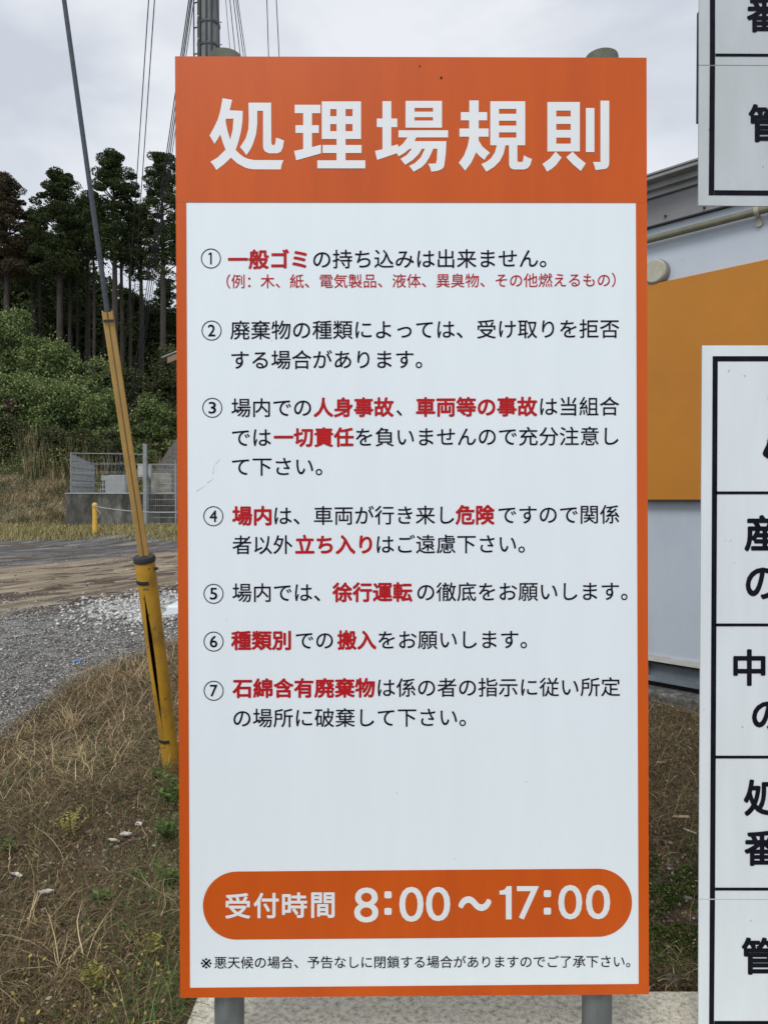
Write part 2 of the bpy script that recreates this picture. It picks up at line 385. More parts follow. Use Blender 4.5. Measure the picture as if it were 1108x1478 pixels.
RF = np.stack([idx[:-1, 1:], idx[:-1, :-1], idx[1:, :-1], idx[1:, 1:]], -1).reshape(-1, 4)
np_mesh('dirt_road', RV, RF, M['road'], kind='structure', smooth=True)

# concrete footing under the boards
c = MB()
fr = [(-.575, 1.2), (1.9, 1.2), (1.9, 2.235), (-.565, 2.235)]
c.prism([Vector((x, y, .0)) for x, y in fr], [Vector((x, y, -.3)) for x, y in fr])
tag(c.build('concrete_footing', M['concrete'], bevel=.012), kind='structure')

# ------------------------------------------------------------------ lettering
_gcache = {}
def text_data(s, offset, res=4):
    key = (s, offset)
    if key in _gcache: return _gcache[key]
    if offset:
        co, fs = text_data(s, 0, res); r = offset; g = .76 * r
        sh = [(g, g), (g, -g), (-g, g), (-g, -g)]
        if r > .012: sh += [(r, 0), (-r, 0), (0, r), (0, -r), (0, 0)]
        n = len(co); V = np.concatenate([co + np.array([a, b, .001 * i]) for i, (a, b) in enumerate(sh)])
        Fs = [tuple(i + k * n for i in f) for k in range(len(sh)) for f in fs]
        _gcache[key] = (V, Fs); return _gcache[key]
    cu = bpy.data.curves.new('lettering', 'FONT')
    cu.body = s; cu.size = 1.0; cu.offset = offset; cu.resolution_u = res; cu.fill_mode = 'FRONT'
    ob = bpy.data.objects.new('lettering', cu); COL.objects.link(ob)
    dg = bpy.context.evaluated_depsgraph_get()
    me = bpy.data.meshes.new_from_object(ob.evaluated_get(dg))
    n = len(me.vertices); co = np.empty(n * 3); me.vertices.foreach_get('co', co); co = co.reshape(-1, 3)
    fs = [tuple(p.vertices) for p in me.polygons]
    bpy.data.objects.remove(ob); bpy.data.curves.remove(cu); bpy.data.meshes.remove(me)
    _gcache[key] = (co, fs); return co, fs
EMC = None
def em_center():
    global EMC
    if EMC is None:
        co, _ = text_data('国', 0); EMC = ((co[:, 1].max() + co[:, 1].min()) / 2, co[:, 1].max() - co[:, 1].min())
    return EMC
def put_px(mb, co, fs, fx, fy, Yp, mi):
    vs = [P(fx(a, b), fy(a, b), Yp - c * .03) for a, b, c in co]
    mb.add(vs, fs, mi)
def run(mb, s, x0, x1, yc, Yp, mi, offset, slope=-.004, xref=None, lastpunct=None):
    """a run of text whose ink spans x0..x1 and whose line centre is yc in the photograph"""
    co, fs = text_data(s, offset)
    a0, a1 = co[:, 0].min(), co[:, 0].max(); k = (x1 - x0) / (a1 - a0)
    ec, eh = em_center()
    ky = min(max(k, 26), 34) if xref is None else xref
    put_px(mb, co, fs, lambda a, b: x0 + (a - a0) * k, lambda a, b: yc - (b - ec) * ky + slope * (x0 + (a - a0) * k - 600), Yp, mi)
def glyph(mb, s, x0, x1, y0, y1, Yp, mi, offset):
    co, fs = text_data(s, offset)
    a0, a1 = co[:, 0].min(), co[:, 0].max(); b0, b1 = co[:, 1].min(), co[:, 1].max()
    put_px(mb, co, fs, lambda a, b: x0 + (a - a0) / (a1 - a0) * (x1 - x0), lambda a, b: y1 - (b - b0) / (b1 - b0) * (y1 - y0), Yp, mi)

# ------------------------------------------------------------------ the rules board
YS = 1.89
sign = empty('notice_board', (PX(596, YS), YS + .05, 0), 0,
             'tall white rules board with orange header and border, on two round steel posts', 'sign')
def quad(corners, Yp, th):
    f = [P(x, y, Yp) for x, y in corners]; b = [v + Vector((0, th, 0)) for v in f]
    return f, b
TL, TR, BR, BL = (252.7, 81.2), (932.5, 83.2), (936.0, 1435.2), (260.2, 1440.3)
mb = MB(); f, b = quad([TL, BL, BR, TR], YS, .004); mb.prism(f, b)
panel = mb.build('panel', M['sign_white'], sign)
# aluminium rails on the back
for py in (240, 740, 1260):
    mb = MB(); p0 = P(285, py, YS); p1 = P(905, py, YS)
    mb.box(p0.x, p1.x, YS + .0045, YS + .028, p0.z - .015, p0.z + .015); mb.build('back_rail', M['galv'], sign)
IL, IR, IT, IB = (269.0, 292.0), (917.5, 292.5), None, None
inTL, inTR, inBR, inBL = (268.8, 292.0), (917.3, 292.6), (921.3, 1420.5), (274.2, 1426.0)
def lerp(p, q, t): return (p[0] + (q[0] - p[0]) * t, p[1] + (q[1] - p[1]) * t)
def on_left(y): return lerp(TL, BL, (y - TL[1]) / (BL[1] - TL[1]))
def on_right(y): return lerp(TR, BR, (y - TR[1]) / (BR[1] - TR[1]))
def film(cs, name='orange_film', m='sign_orange', d=.0012):
    mb = MB(); f, b = quad(cs, YS - d, d - .0002); mb.prism(f, b); return mb.build(name, M[m], panel)
film([TL, on_left(292), on_right(292.6), TR], 'header_band')
film([on_left(292.4), BL, inBL, (inTL[0], 292.4)], 'border_strip')
film([(inTR[0], 292.9), inBR, BR, on_right(292.9)], 'border_strip')
film([(inBL[0] + .3, inBL[1]), (BL[0] + .3, BL[1] - .0), (BR[0] - .3, BR[1]), (inBR[0] - .3, inBR[1])], 'border_strip')
# rounded time badge
bl, br_, bt, bb = 293.0, 911.5, 1257.5, 1355.5
pts = []
def bs(x): return -4.8 * (x - bl) / (br_ - bl)      # the badge rises a little to the right
rr = (bb - bt) / 2
for k in range(33):
    a = R(90) + R(180) * k / 32; pts.append((bl + rr + rr * math.cos(a), (bt + bb) / 2 - rr * math.sin(a)))
for k in range(33):
    a = R(-90) + R(180) * k / 32; pts.append((br_ - rr + rr * math.cos(a), (bt + bb) / 2 - rr * math.sin(a)))
pts = [(x, y + bs(x) + 1) for x, y in pts]
film(pts, 'time_badge')

LT = YS - .0020; LH = YS - .0009
BO, RG = .026, .004
def B_(x0, y0, x1, y1): return [(x0, y0), (x1, y0), (x1, y1), (x0, y1)]
HEAD = [
 (295, [[(243,62),(372,85),(338,222),(290,340),(215,545),(137,672),(70,560),(130,450),(180,345),(215,220)],
        [(320,222),(512,232),(508,370),(490,500),(455,640),(418,752),(355,855),(260,945),(160,1020),(123,955),(80,910),(180,850),(283,748),(345,615),(378,480),(388,335),(285,335)],
        [(285,335),(285,380),(310,500),(345,615),(418,752),(470,805),(530,850),(590,873),(660,886),(1055,888),(1030,950),(1018,1012),(660,1010),(600,1003),(540,985),(440,932),(355,855),(283,748),(245,650),(215,545),(235,420)],
        [(588,122),(890,122),(890,230),(705,232),(705,400),(690,540),(645,680),(610,750),(560,822),(520,765),(475,715),(550,600),(585,480),(592,350)],
        [(782,228),(890,228),(893,660),(905,688),(935,686),(945,660),(955,588),(1010,605),(1062,628),(1045,720),(1020,775),(975,797),(860,797),(805,770),(785,730),(782,690)]]),
 (415, [B_(95,150,438,262), B_(105,422,416,526), [(208,255),(325,255),(325,715),(445,682),(445,797),(115,890),(87,765),(208,740)],
        B_(455,105,978,208), B_(455,302,978,408), B_(455,502,978,606), B_(455,105,568,606), B_(652,150,772,950), B_(865,105,978,606), B_(466,686,985,793), B_(396,890,1035,997)]),
 (535, [B_(80,333,352,448), [(155,102),(273,102),(273,700),(360,677),(370,715),(340,797),(85,885),(55,765),(155,742)],
        B_(462,98,947,192), B_(462,242,947,316), B_(462,360,947,455), B_(462,98,582,455), B_(828,98,947,455), B_(368,490,1028,585),
        [(498,570),(606,580),(582,635),(1005,635),(1000,735),(515,738),(450,790),(372,838),(340,790),(365,718),(430,665)],
        [(560,720),(690,720),(640,805),(560,885),(458,950),(395,872),(480,820)],
        [(728,720),(840,720),(780,850),(730,930),(680,980),(570,1042),(510,965),(590,925),(665,850)],
        [(890,640),(1005,640),(998,800),(978,960),(965,990),(940,1010),(890,1030),(805,1042),(790,990),(762,935),(865,932),(878,880)]]),
 (655, [B_(90,248,440,357), B_(72,466,460,575), [(203,92),(328,92),(328,600),(322,640),(290,790),(230,920),(148,1028),(62,922),(130,830),(180,700),(200,600)],
        [(318,610),(380,710),(478,790),(438,830),(403,885),(340,835),(280,770)],
        B_(482,103,947,205), B_(482,270,947,363), B_(482,428,947,518), B_(482,588,947,690), B_(482,103,598,690), B_(828,103,947,690),
        [(572,670),(685,670),(680,710),(660,800),(610,900),(530,980),(430,1042),(362,940),(430,910),(490,865),(545,780)],
        [(730,670),(842,670),(842,890),(852,912),(908,912),(918,890),(930,822),(980,852),(1037,872),(1015,950),(980,995),(930,1012),(790,1012),(750,993),(732,950)]]),
 (770, [B_(180,113,612,228), B_(180,306,612,405), B_(180,485,612,588), B_(180,668,612,772), B_(180,113,298,772), B_(490,113,612,772),
        [(290,774),(370,855),(290,960),(235,1005),(175,1042),(145,985),(113,940),(210,870)],
        [(515,774),(590,850),(692,932),(655,985),(625,1032),(520,945),(430,850)],
        B_(692,193,806,780), [(886,95),(1003,95),(1003,930),(993,970),(970,998),(930,1008),(820,1020),(808,970),(785,912),(886,912)]]),
]
for ox, polys in HEAD:
    mb = MB()
    for k, pl in enumerate(polys):
        mb.add([P(ox + a / 9.233, 135 + b / 9.233, LT - k * .00003) for a, b in pl], [tuple(range(len(pl)))])
    mb.build('header_letter', M['print_white'], panel)
for ch, x0, x1, y0, y1 in (('受', 325, 361.5, 1289, 1326), ('付', 366, 402.5, 1288.5, 1325.5), ('時', 407, 443.5, 1288, 1325), ('間', 449, 483, 1288, 1325)):
    mb = MB(); glyph(mb, ch, x0, x1, y0, y1, LT, 0, .021); mb.build('opening_hours_letter', M['print_white'], panel)
for ch, x0, x1, y0, y1 in (('8', 511, 546, 1281, 1331.5), ('0', 576, 611, 1280, 1330.5), ('0', 614.5, 649.5, 1280, 1329.5), ('1', 720.5, 738, 1279, 1327),
                           ('7', 745.5, 777, 1279, 1327), ('0', 805.2, 839.7, 1277.3, 1327), ('0', 845, 880, 1277, 1326.8)):
    mb = MB()
    if ch == '1':
        mb.add([P(a, b, LT) for a, b in ((720.5, 1291.2), (720.5, 1285.6), (727.5, 1284.2), (731.2, 1279), (738, 1279), (738, 1327), (729.6, 1327), (729.6, 1291.2))], [tuple(range(8))])
    else: glyph(mb, ch, x0, x1, y0, y1, LT, 0, .009)
    mb.build('opening_hours_letter', M['print_white'], panel)
mb = MB(); glyph(mb, '〜', 661, 709, 1293.5, 1315, LT, 0, .036); mb.build('opening_hours_letter', M['print_white'], panel)
for x0, y0 in ((554.3, 1286.3), (554.3, 1310.2), (784, 1284.6), (784, 1309.8)):
    q = []; mb = MB()
    for cx_, cy2, a0 in ((x0 + 8.5, y0 + 2.5, 0), (x0 + 2.5, y0 + 2.5, 90), (x0 + 2.5, y0 + 8, 180), (x0 + 8.5, y0 + 8, 270)):
        for k in range(4):
            a = R(a0 + 30 * k); q.append((cx_ + 2.3 * math.cos(a), cy2 - 2.3 * math.sin(a)))
    mb.add([P(x, y, LT) for x, y in q], [tuple(range(len(q)))]); mb.build('opening_hours_dot', M['print_white'], panel)

LINES = [
    [('r', '一般ゴミ', 329, 443), ('k', 'の持ち込みは出来ません。', 452, 788), 374],
    [('s', '（例：木、紙、電気製品、液体、異臭物、その他燃えるもの）', 327, 888), 405.5],
    [('k', '廃棄物の種類によっては、受け取りを拒否', 332.5, 893), 476],
    [('k', 'する場合があります。', 334, 609), 519],
    [('k', '場内での', 334, 449), ('r', '人身事故', 452.5, 568), ('k', '、', 572, 580), ('r', '車両等の事故', 600, 775), ('k', 'は当組合', 779, 893), 588],
    [('k', 'では', 335, 391), ('r', '一切責任', 395, 510.5), ('k', 'を負いませんので充分注意し', 513.5, 892), 631],
    [('k', 'て下さい。', 335, 465), 673],
    [('r', '場内', 335, 392), ('k', 'は、車両が行き来し', 396, 655), ('r', '危険', 657, 713.5), ('k', 'ですので関係', 719, 893), 744],
    [('k', '者以外', 335.5, 422), ('r', '立ち入り', 426, 537), ('k', 'はご遠慮下さい。', 543.5, 757), 786],
    [('k', '場内では、', 335.5, 462), ('r', '徐行運転', 479.5, 595), ('k', 'の徹底をお願いします。', 602, 905), 855],
    [('r', '種類別', 333.5, 420), ('k', 'での', 427, 480.5), ('r', '搬入', 486.5, 543), ('k', 'をお願いします。', 546, 760), 924],
    [('r', '石綿含有廃棄物', 335.5, 541), ('k', 'は係の者の指示に従い所定', 545, 894.5), 993],
    [('k', 'の場所に破棄して下さい。', 337, 672), 1036],
    [('o', '※', 290, 305.5), ('n', '悪天候の場合、予告なしに閉鎖する場合がありますのでご了承下さい。', 309.5, 909), 1389],
]
for ln in LINES:
    for kind, s, x0, x1 in ln[:-1]:
        mb = MB()
        if kind == 'r': run(mb, s, x0, x1, ln[-1], LH, 1, .030, xref=29.2)
        elif kind == 'k': run(mb, s, x0, x1, ln[-1], LH, 0, .007, xref=29.2 if len(s) > 1 else 29.2)
        elif kind == 's': run(mb, s, x0, x1, ln[-1], LH, 1, .006, xref=21.6)
        elif kind == 'o': glyph(mb, s, x0, x1, 1383, 1398, LH, 0, 0)
        else: run(mb, s, x0, x1, ln[-1], LH, 0, .006, xref=19.0, slope=-.003)
        mb.build('rule_lettering', [M['print_black'], M['print_red']], panel)
for n, (x, y) in enumerate(((304.5, 373), (305.5, 477), (306.5, 588.5), (308, 745), (308.3, 857), (308.4, 926), (308.5, 997))):
    mb = MB(); k = 40
    ring = [P(x + r_ * math.cos(2 * math.pi * i / k), y - r_ * math.sin(2 * math.pi * i / k), LH) for r_ in (14.4, 13.1) for i in range(k)]
    mb.add(ring, [(i, (i + 1) % k, k + (i + 1) % k, k + i) for i in range(k)])
    w = 3.0 if n == 0 else 5.4
    if n == 0: mb.add([P(x + a, y + b, LH) for a, b in ((-3.6, -5.2), (-3.6, -6.8), (-1.2, -8.6), (1.2, -8.6), (1.2, 8.4), (-1.0, 8.4), (-1.0, -5.9))], [tuple(range(7))])
    else: glyph(mb, str(n + 1), x - w, x + w, y - 8.6, y + 8.4, LH, 0, .012)
    mb.build('rule_number', M['print_black'], panel)
# a fixing screw and a dent in the header, small scratches on the face
for (x, y, r_) in ((636.5, 112, 1.6), (605.5, 95, .9)):
    mb = MB(); mb.tube([P(x, y, YS - .0035), P(x, y, YS - .0005)], r_ * .00177, 10); mb.build('screw', M['dark'], panel)
mb = MB()
for (xa, ya, xb_, yb_) in ((283.5, 709, 296, 701), (299, 697, 309, 690), (311, 670, 318, 662), (307.5, 684, 308.5, 672), (391, 492.5, 393, 491)):
    a = P(xa, ya, LH); b2 = P(xb_, yb_, LH); n_ = (b2 - a).cross(Vector((0, 1, 0))).normalized() * .0007
    mb.add([a - n_, b2 - n_ * .4, b2 + n_ * .4, a + n_], [(0, 1, 2, 3)])
mb.build('scratch', mat('faint_scratch', (.56, .60, .62), .5, var=(.50, .54, .56)), panel)

for cxp, cxt in ((328.5, 328), (864.5, 863.5)):
    Yp = YS + .070
    xb0, xt0 = PX(cxp, Yp), PX(cxt, Yp)
    mb = MB(); mb.tube([(xb0, Yp, -.02), (xb0, Yp, 2.655)], .0392, 32)
    po = mb.build('post', M['galv'], sign, smooth=True)
    mb = MB(); zt = PZ(80, Yp) ; rc = .0425
    zt = PZ(67.5, Yp - rc) - .006; prof = [(rc, zt - .05), (rc, zt + .0), (rc * .97, zt + .005), (rc * .9, zt + .007), (.002, zt + .008)]
    mb.tube([(xb0, Yp, z) for _, z in prof], [r_ for r_, _ in prof], 32)
    mb.build('post_cap', M['cap'], po, smooth=True)
    for py in (240, 740, 1260):
        mb = MB(); z = PZ(py, YS)
        mb.tube([(xb0, Yp, z - .012), (xb0, Yp, z + .012)], .0425, 24); mb.build('clamp', M['galv'], po, smooth=True)

# ------------------------------------------------------------------ the white table board at the right
YB = 1.93
xr = 1750
board = empty('table_board', (PX(1300, YB), YB + .05, 0), 0, 'large white board with black ruled table, cut off by the right edge of the photo', 'sign')
def bpanel(cs, m, name='panel', th=.004):
    mb = MB(); f, b = quad(cs, YB, th); mb.prism(f, b)
    return mb.build(name, M[m], board)
# upper board: two sheets with a joint
up_a = bpanel([(1008.4, -420), (1008.2, 93.6), (xr, 97.6), (xr, -420)], 'board_old')
up_b = bpanel([(1008.2, 94.6), (1007.2, 296.4), (xr, 304), (xr, 98.6)], 'board_old')
lo_a = bpanel([(1012.8, 498.6), (1007.8, 1297.5), (xr, 1301), (xr, 498)], 'board_white')
lo_b = bpanel([(1007.8, 1298.4), (1006.9, 1640), (xr, 1640), (xr, 1301.9)], 'board_white')
def bar(cs, parent):
    mb = MB(); f = [P(x, y, YB - .0012) for x, y in cs]; b = [v + Vector((0, .001, 0)) for v in f]; mb.prism(f, b)
    mb.build('ruled_line', M['print_black'], parent)
bar([(1024.5, -380), (1023.9, 93), (1031.3, 93), (1031.6, -380)], up_a)
bar([(1032, 77.2), (1032, 81.2), (xr - 30, 83.6), (xr - 30, 79.8)], up_a)
bar([(1023.9, 95), (1022.3, 281.6), (1030, 281.6), (1031.3, 95)], up_b)
bar([(1030.4, 274.4), (1030.4, 281.6), (xr - 30, 286), (xr - 30, 278.8)], up_b)
bar([(1028, 514), (1023.9, 1297), (1031.2, 1297), (1035.2, 521.6)], lo_a)
bar([(1028, 514), (1035.4, 521.4), (xr - 30, 521), (xr - 30, 513.6)], lo_a)
bar([(1032.6, 709.2), (1032.6, 713.4), (xr - 30, 713.4), (xr - 30, 709.2)], lo_a)
bar([(1031.8, 899.9), (1031.8, 904), (xr - 30, 904), (xr - 30, 899.9)], lo_a)
bar([(1031.6, 1090.8), (1031.6, 1094.8), (xr - 30, 1095), (xr - 30, 1091)], lo_a)
bar([(1031.6, 1281.4), (1031.6, 1285.4), (xr - 30, 1285.8), (xr - 30, 1281.8)], lo_a)
bar([(1023.9, 1299), (1022.8, 1481), (1029.6, 1481), (1031.2, 1299)], lo_b)
bar([(1030.2, 1474), (1030.0, 1481), (xr - 30, 1481), (xr - 30, 1474)], lo_b)
LB = YB - .0012
def bl_(ch, x0, x1, y0, y1, par, off=.028):
    mb = MB(); glyph(mb, ch, x0, x1, y0, y1, LB, 0, off); mb.build('lettering', M['print_black'], par)
bl_('番', 1077, 1128, -5, 46.5, up_a); bl_('管', 1079.5, 1131, 150, 205, up_b)
bl_('産', 1099.5, 1206, 556, 663, lo_a, .03)
bl_('産', 1073.5, 1124, 743, 796, lo_a); bl_('の', 1075.5, 1122, 819, 865, lo_a, .024)
bl_('中', 1057.5, 1104, 937, 990, lo_a, .024); bl_('の', 1084.5, 1131, 1012, 1054, lo_a, .024)
bl_('処', 1072.5, 1124, 1125, 1178, lo_a); bl_('番', 1073.5, 1125, 1198, 1250, lo_a); bl_('管', 1069.5, 1121, 1353, 1407, lo_b)
for x in (1240, 1680):
    mb = MB(); Yp = YB + .075; mb.tube([(PX(x, Yp), Yp, -.02), (PX(x, Yp), Yp, 3.9)], .0392, 28); mb.build('post', M['galv'], board, smooth=True)
for py in (-250, 60, 230, 560, 1000, 1400):
    mb = MB(); a = P(1060, py, YB); b2 = P(1730, py, YB)
    mb.box(a.x, b2.x, YB + .0045, YB + .034, a.z - .015, a.z + .015)
    mb.build('back_rail', M['galv'], board)
mb = MB(); a = P(1008.2, 15, YB + .01); b2 = P(1008.2, 175, YB + .01)
mb.box(a.x, a.x + .02, YB + .006, YB + .024, b2.z, a.z); mb.build('edge_bracket', M['dark'], board)

# ------------------------------------------------------------------ building at the right
bd = Vector((-.703, .711, 0)); bn = Vector((-.711, -.703, 0))     # along the wall (away), outward normal
B0 = Vector((2.1, 5.4, 0))
bld = empty('prefab_building', B0, 0, 'pale blue-grey prefab building with an ochre band and grey eaves, behind the boards at right', 'building')
def wall_hit(px, py, off=0.0):
    u = (px - CX) / FPX; v = (CY - py) / FPX
    d = Vector((u, math.cos(PITCH) + v * math.sin(PITCH), -math.sin(PITCH) + v * math.cos(PITCH)))
    o = Vector((0, 0, EYE)); q = B0 + bn * off
    t = (q - o).dot(bn) / d.dot(bn); return o + d * t
def WZ(px, py, off=0): return wall_hit(px, py, off).z
BM = Matrix(((bd.x, bn.x, 0, B0.x), (bd.y, bn.y, 0, B0.y), (0, 0, 1, 0), (0, 0, 0, 1)))
def bbox(t0, t1, n0, n1, z0, z1, name, m, parent=None, bevel=0):
    mb = MB(); mb.box(t0, t1, n0, n1, z0, z1, M=BM); return mb.build(name, M[m], parent or bld, bevel=bevel)
T0, T1 = -3.2, 4.3
z_sill0, z_sill1 = WZ(970, 958), WZ(970, 949)
z_band0, z_band1 = WZ(970, 721.6, .06), WZ(970, 403.5, .06)
z_top = WZ(970, 320, 0)
wl = bbox(T0, T1, -.12, 0, z_sill1, z_top, 'wall', 'wall')
bbox(T1 - .12, T1 , -5, -.125, z_sill1, z_top + .6, 'wall', 'wall')
bbox(T0, T0 + .12, -5, -.125, z_sill1, z_top + .6, 'wall', 'wall')
bbox(T0, T1, -5.12, -5.003, z_sill1, z_top + .6, 'wall', 'wall')
# vertical panel joints
for t in (-2.3, -1.4, 1.3, 2.2, 3.1): bbox(t - .006, t + .006, .0005, .0035, z_sill1 + .01, z_band0 + .2, 'panel_joint', 'fascia', wl)
bbox(T0 + .3, T1 - .05, .004, .060, z_band0, z_band1, 'ochre_band', 'orange_band', bevel=.004)
bbox(T0 + .3, T1 - .05, .0045, .062, z_band0 - .012, z_band0 - .001, 'band_shade_strip', 'dark')  # dark strip standing in for the shadow under the protruding band
bbox(T0 - .01, T1 + .01, -.11, .018, z_sill0, z_sill1 - .001, 'sill', 'rust')
# steel channel base under the wall: web with two flanges and a stiffener
zb0, zb1 = WZ(970, 988), z_sill0 - .012
bbox(T0, T1, -.08, -.05, zb0, zb1, 'base_beam', 'steel_blue')
bbox(T0, T1, -.049, .010, zb0 + .002, zb0 + .036, 'beam_flange', 'steel_blue')
bbox(T0, T1, -.06, .004, zb1 - .012, zb1 - .001, 'beam_flange', 'dark')  # upper flange coloured dark to give the shaded gap below the sill
for t in (.18, 1.6, 3.0, -1.3): 
    bbox(t, t + .010, -.049, .006, zb0 + .037, zb1 - .013, 'stiffener', 'steel_blue')
    mb = MB(); q = BM @ Vector((t + .09, -.02, zb1 - .02)); q2 = BM @ Vector((t + .12, .0, zb0 + .04)); mb.tube([q, q2], .006, 8); mb.build('tie_rod', M['mesh'], bld)
bbox(T0, T1, -.7, -.09, zb0 - .05, zb1, 'underfloor_shade', 'dark')  # dark block put in for the shadow between beam and kerb
# upper grey fascia and stepped eaves
zf0, zf1 = WZ(970, 321), WZ(970, 279, .03)
bbox(T0 - .05, T1 + .05, -.10, .030, z_top + .001, zf1, 'fascia_board', 'fascia')
bbox(T0 - .06, T1 + .06, -.10, .036, z_top - .010, z_top, 'fascia_trim', 'dark')
e0 = WZ(970, 278, .06); e1 = WZ(970, 266, .06); e2 = WZ(970, 257, .14); e3 = WZ(970, 243, .18)
bbox(T0 - .08, T1 + .08, -.10, .060, zf1 + .004, e1, 'eave_step', 'roof_metal')
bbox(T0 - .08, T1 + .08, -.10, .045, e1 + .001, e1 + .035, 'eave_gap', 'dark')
bbox(T0 - .10, T1 + .10, -.10, .105, e1 + .036, e2 - .02, 'eave_step', 'roof_metal')
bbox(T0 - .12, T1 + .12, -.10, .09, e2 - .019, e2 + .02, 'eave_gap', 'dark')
bbox(T0 - .14, T1 + .14, -.10, .180, e2 + .021, e3, 'roof_edge', 'roof_metal', bevel=.006)
bbox(T0 - .15, T1 + .15, -5.3, .188, e3 + .001, e3 + .014, 'roof', 'fascia')
# little fixings along the fascia
for px in (960, 1016):
    q = wall_hit(px, 312 if px == 960 else 300, .032); mb = MB(); mb.tube([q - bn * .004, q + bn * .012], .008, 8); mb.build('fixing', M['dark'], bld)
# pipe along the wall under the fascia, with clamps
pz = WZ(970, 337, .05)
mb = MB(); mb.tube([BM @ Vector((T0 + .2, .05, pz)), BM @ Vector((T1, .05, pz))], .026, 14)
pipe = mb.build('pipe', M['pipe'], bld, smooth=True)
tcl = (wall_hit(1092, 300, .05) - B0).dot(bd)
for t in (tcl, tcl + 1.9, tcl + 3.8):
    mb = MB(); mb.tube([BM @ Vector((t - .014, .05, pz)), BM @ Vector((t + .014, .05, pz))], .031, 14)
    mb.tube([BM @ Vector((t, .002, pz - .07)), BM @ Vector((t, .02, pz - .07))], .022, 12)
    mb.box(t - .010, t + .010, .002, .010, pz - .06, pz - .02, M=BM)
    mb.build('pipe_clamp', M['beige'], pipe, smooth=True)
# round vent cover
vc = wall_hit(946.5, 393, .03)
mb = MB(); mb.tube([vc - bn * .028, vc + bn * .035, vc + bn * .045], [.088, .088, .078], 28)
v_ = mb.build('vent_cover', M['beige'], bld, smooth=True)
mb = MB(); mb.tube([vc - bn * .028, vc + bn * .012], .094, 28); mb.build('vent_ring', M['fascia'], v_, smooth=True)
# wall foot kerb
mb = MB(); mb.box(T0 - .3, T1 + .3, -5.4, .15, -.35, WZ(970, 996, .0), M=BM)
kb = tag(mb.build('kerb', mat('rough_kerb', (.10, .10, .095), .95, ramp=[(.35, (.05, .05, .046)), (.55, (.12, .118, .11)), (.72, (.28, .27, .25))], scale=22, detail=9, bump=1.2, bscale=30), bevel=.02), kind='structure')

# ------------------------------------------------------------------ guy wire with its guards
gy = empty('guy_wire', P(246, 1100, 4.15), 0, 'slanting steel guy wire in worn yellow plastic guards, rooted left of the rules board', 'guy wire')
g0 = P(247, 1100, 4.15); g1 = P(208.5, 806, 3.85); g2 = P(155.5, 452, 3.62); g3 = P(91.5, -10, 3.35); g4 = g3 + (g3 - g2) * 3.0
mb = MB(); mb.tube([g0 + (g0 - g1) * .3, g1, g2], .010, 10); mb.build('anchor_rod', M['galv'], gy, smooth=True)
# lower guard: a split tube open along a slit
def split_tube(a, b, r0, r1, gap, gdir, n=26, seg=24, name='guard_sleeve', m='guard', th=.004):
    """gap(t): half angle of the slit; gdir: direction the slit faces"""
    mb = MB(); ax = (b - a).normalized(); e1_ = (gdir - ax * gdir.dot(ax)).normalized(); e2_ = ax.cross(e1_)
    rows = []
    for i in range(seg + 1):
        t = i / seg; r_ = r0 + (r1 - r0) * t; g_ = gap(t); c_ = a + (b - a) * t; ro = []
        for k in range(n + 1):
            w = g_ + (2 * math.pi - 2 * g_) * k / n
            d_ = e1_ * math.cos(w) + e2_ * math.sin(w); ro.append((c_ + d_ * r_, c_ + d_ * (r_ - th)))
        rows.append(ro)
    vs = []; mi = []
    for ro in rows:
        for o_, i_ in ro: vs += [o_, i_]
    K = (n + 1) * 2; fs = []
    for i in range(seg):
        for k in range(n):
            a_ = i * K + k * 2
            fs.append((a_, a_ + 2, a_ + 2 + K, a_ + K)); fs.append((a_ + 1, a_ + 1 + K, a_ + 3 + K, a_ + 3)); mi += [0, 1]
        for k in (0, n):
            a_ = i * K + k * 2; fs.append((a_, a_ + 1, a_ + 1 + K, a_ + K)); mi.append(0)
    for i in (0, seg):
        for k in range(n):
            a_ = i * K + k * 2; fs.append((a_, a_ + 1, a_ + 3, a_ + 2)); mi.append(0)
    mb.add(vs, fs); mb.m = mi; return mb.build(name, [M[m], M['black']], gy, smooth=True)  # inner faces coloured black for the shade inside the slit sleeve
to_cam = (Vector((0, 0, EYE)) - g1).normalized()
ax = (g1 - g0).normalized(); side = ax.cross(to_cam).normalized()
if side.x > 0: side = -side
sl = split_tube(g0 + (g0 - g1) * .12, g1, .046, .052, lambda t: .004 + .24 * max(0, math.sin(math.pi * min(1, max(0, (t - .26) / .62) ) ** 1.25)), (to_cam * 1.0 + side * .50))
rimc = g1 + ax * .0
mb = MB(); k = 28
mb.tube([g1 - ax * .016, g1 + ax * .002, g1 + ax * .014, g1 + ax * .018], [.0555, .0565, .052, .034], k); mb.build('guard_cap', M['black'], gy, smooth=True)
def strap(t, a, b, r_, w=.010, arc=(-1.6, .9), m='black'):
    c_ = a + (b - a) * t; axx = (b - a).normalized(); ec = (to_cam - axx * to_cam.dot(axx)).normalized(); es = axx.cross(ec)
    if es.x > 0: es = -es
    mb = MB(); vs = []; n = 12
    for k in range(n + 1):
        w_ = arc[0] + (arc[1] - arc[0]) * k / n
        d_ = ec * math.cos(w_) - es * math.sin(w_)
        for q in (c_ - axx * w + d_ * r_, c_ + axx * w + d_ * r_, c_ + axx * w + d_ * (r_ + .003), c_ - axx * w + d_ * (r_ + .003)): vs.append(q)
    fs = []
    for k in range(n):
        for j in range(4): fs.append((k * 4 + j, k * 4 + (j + 1) % 4, k * 4 + 4 + (j + 1) % 4, k * 4 + 4 + j))
    mb.add(vs, fs); mb.build('strap', M[m], gy)
strap(.90, g0, g1, .0515, .010, (-1.5, .1)); strap(.13, g0, g1, .0485, .009, (-1.3, .1))
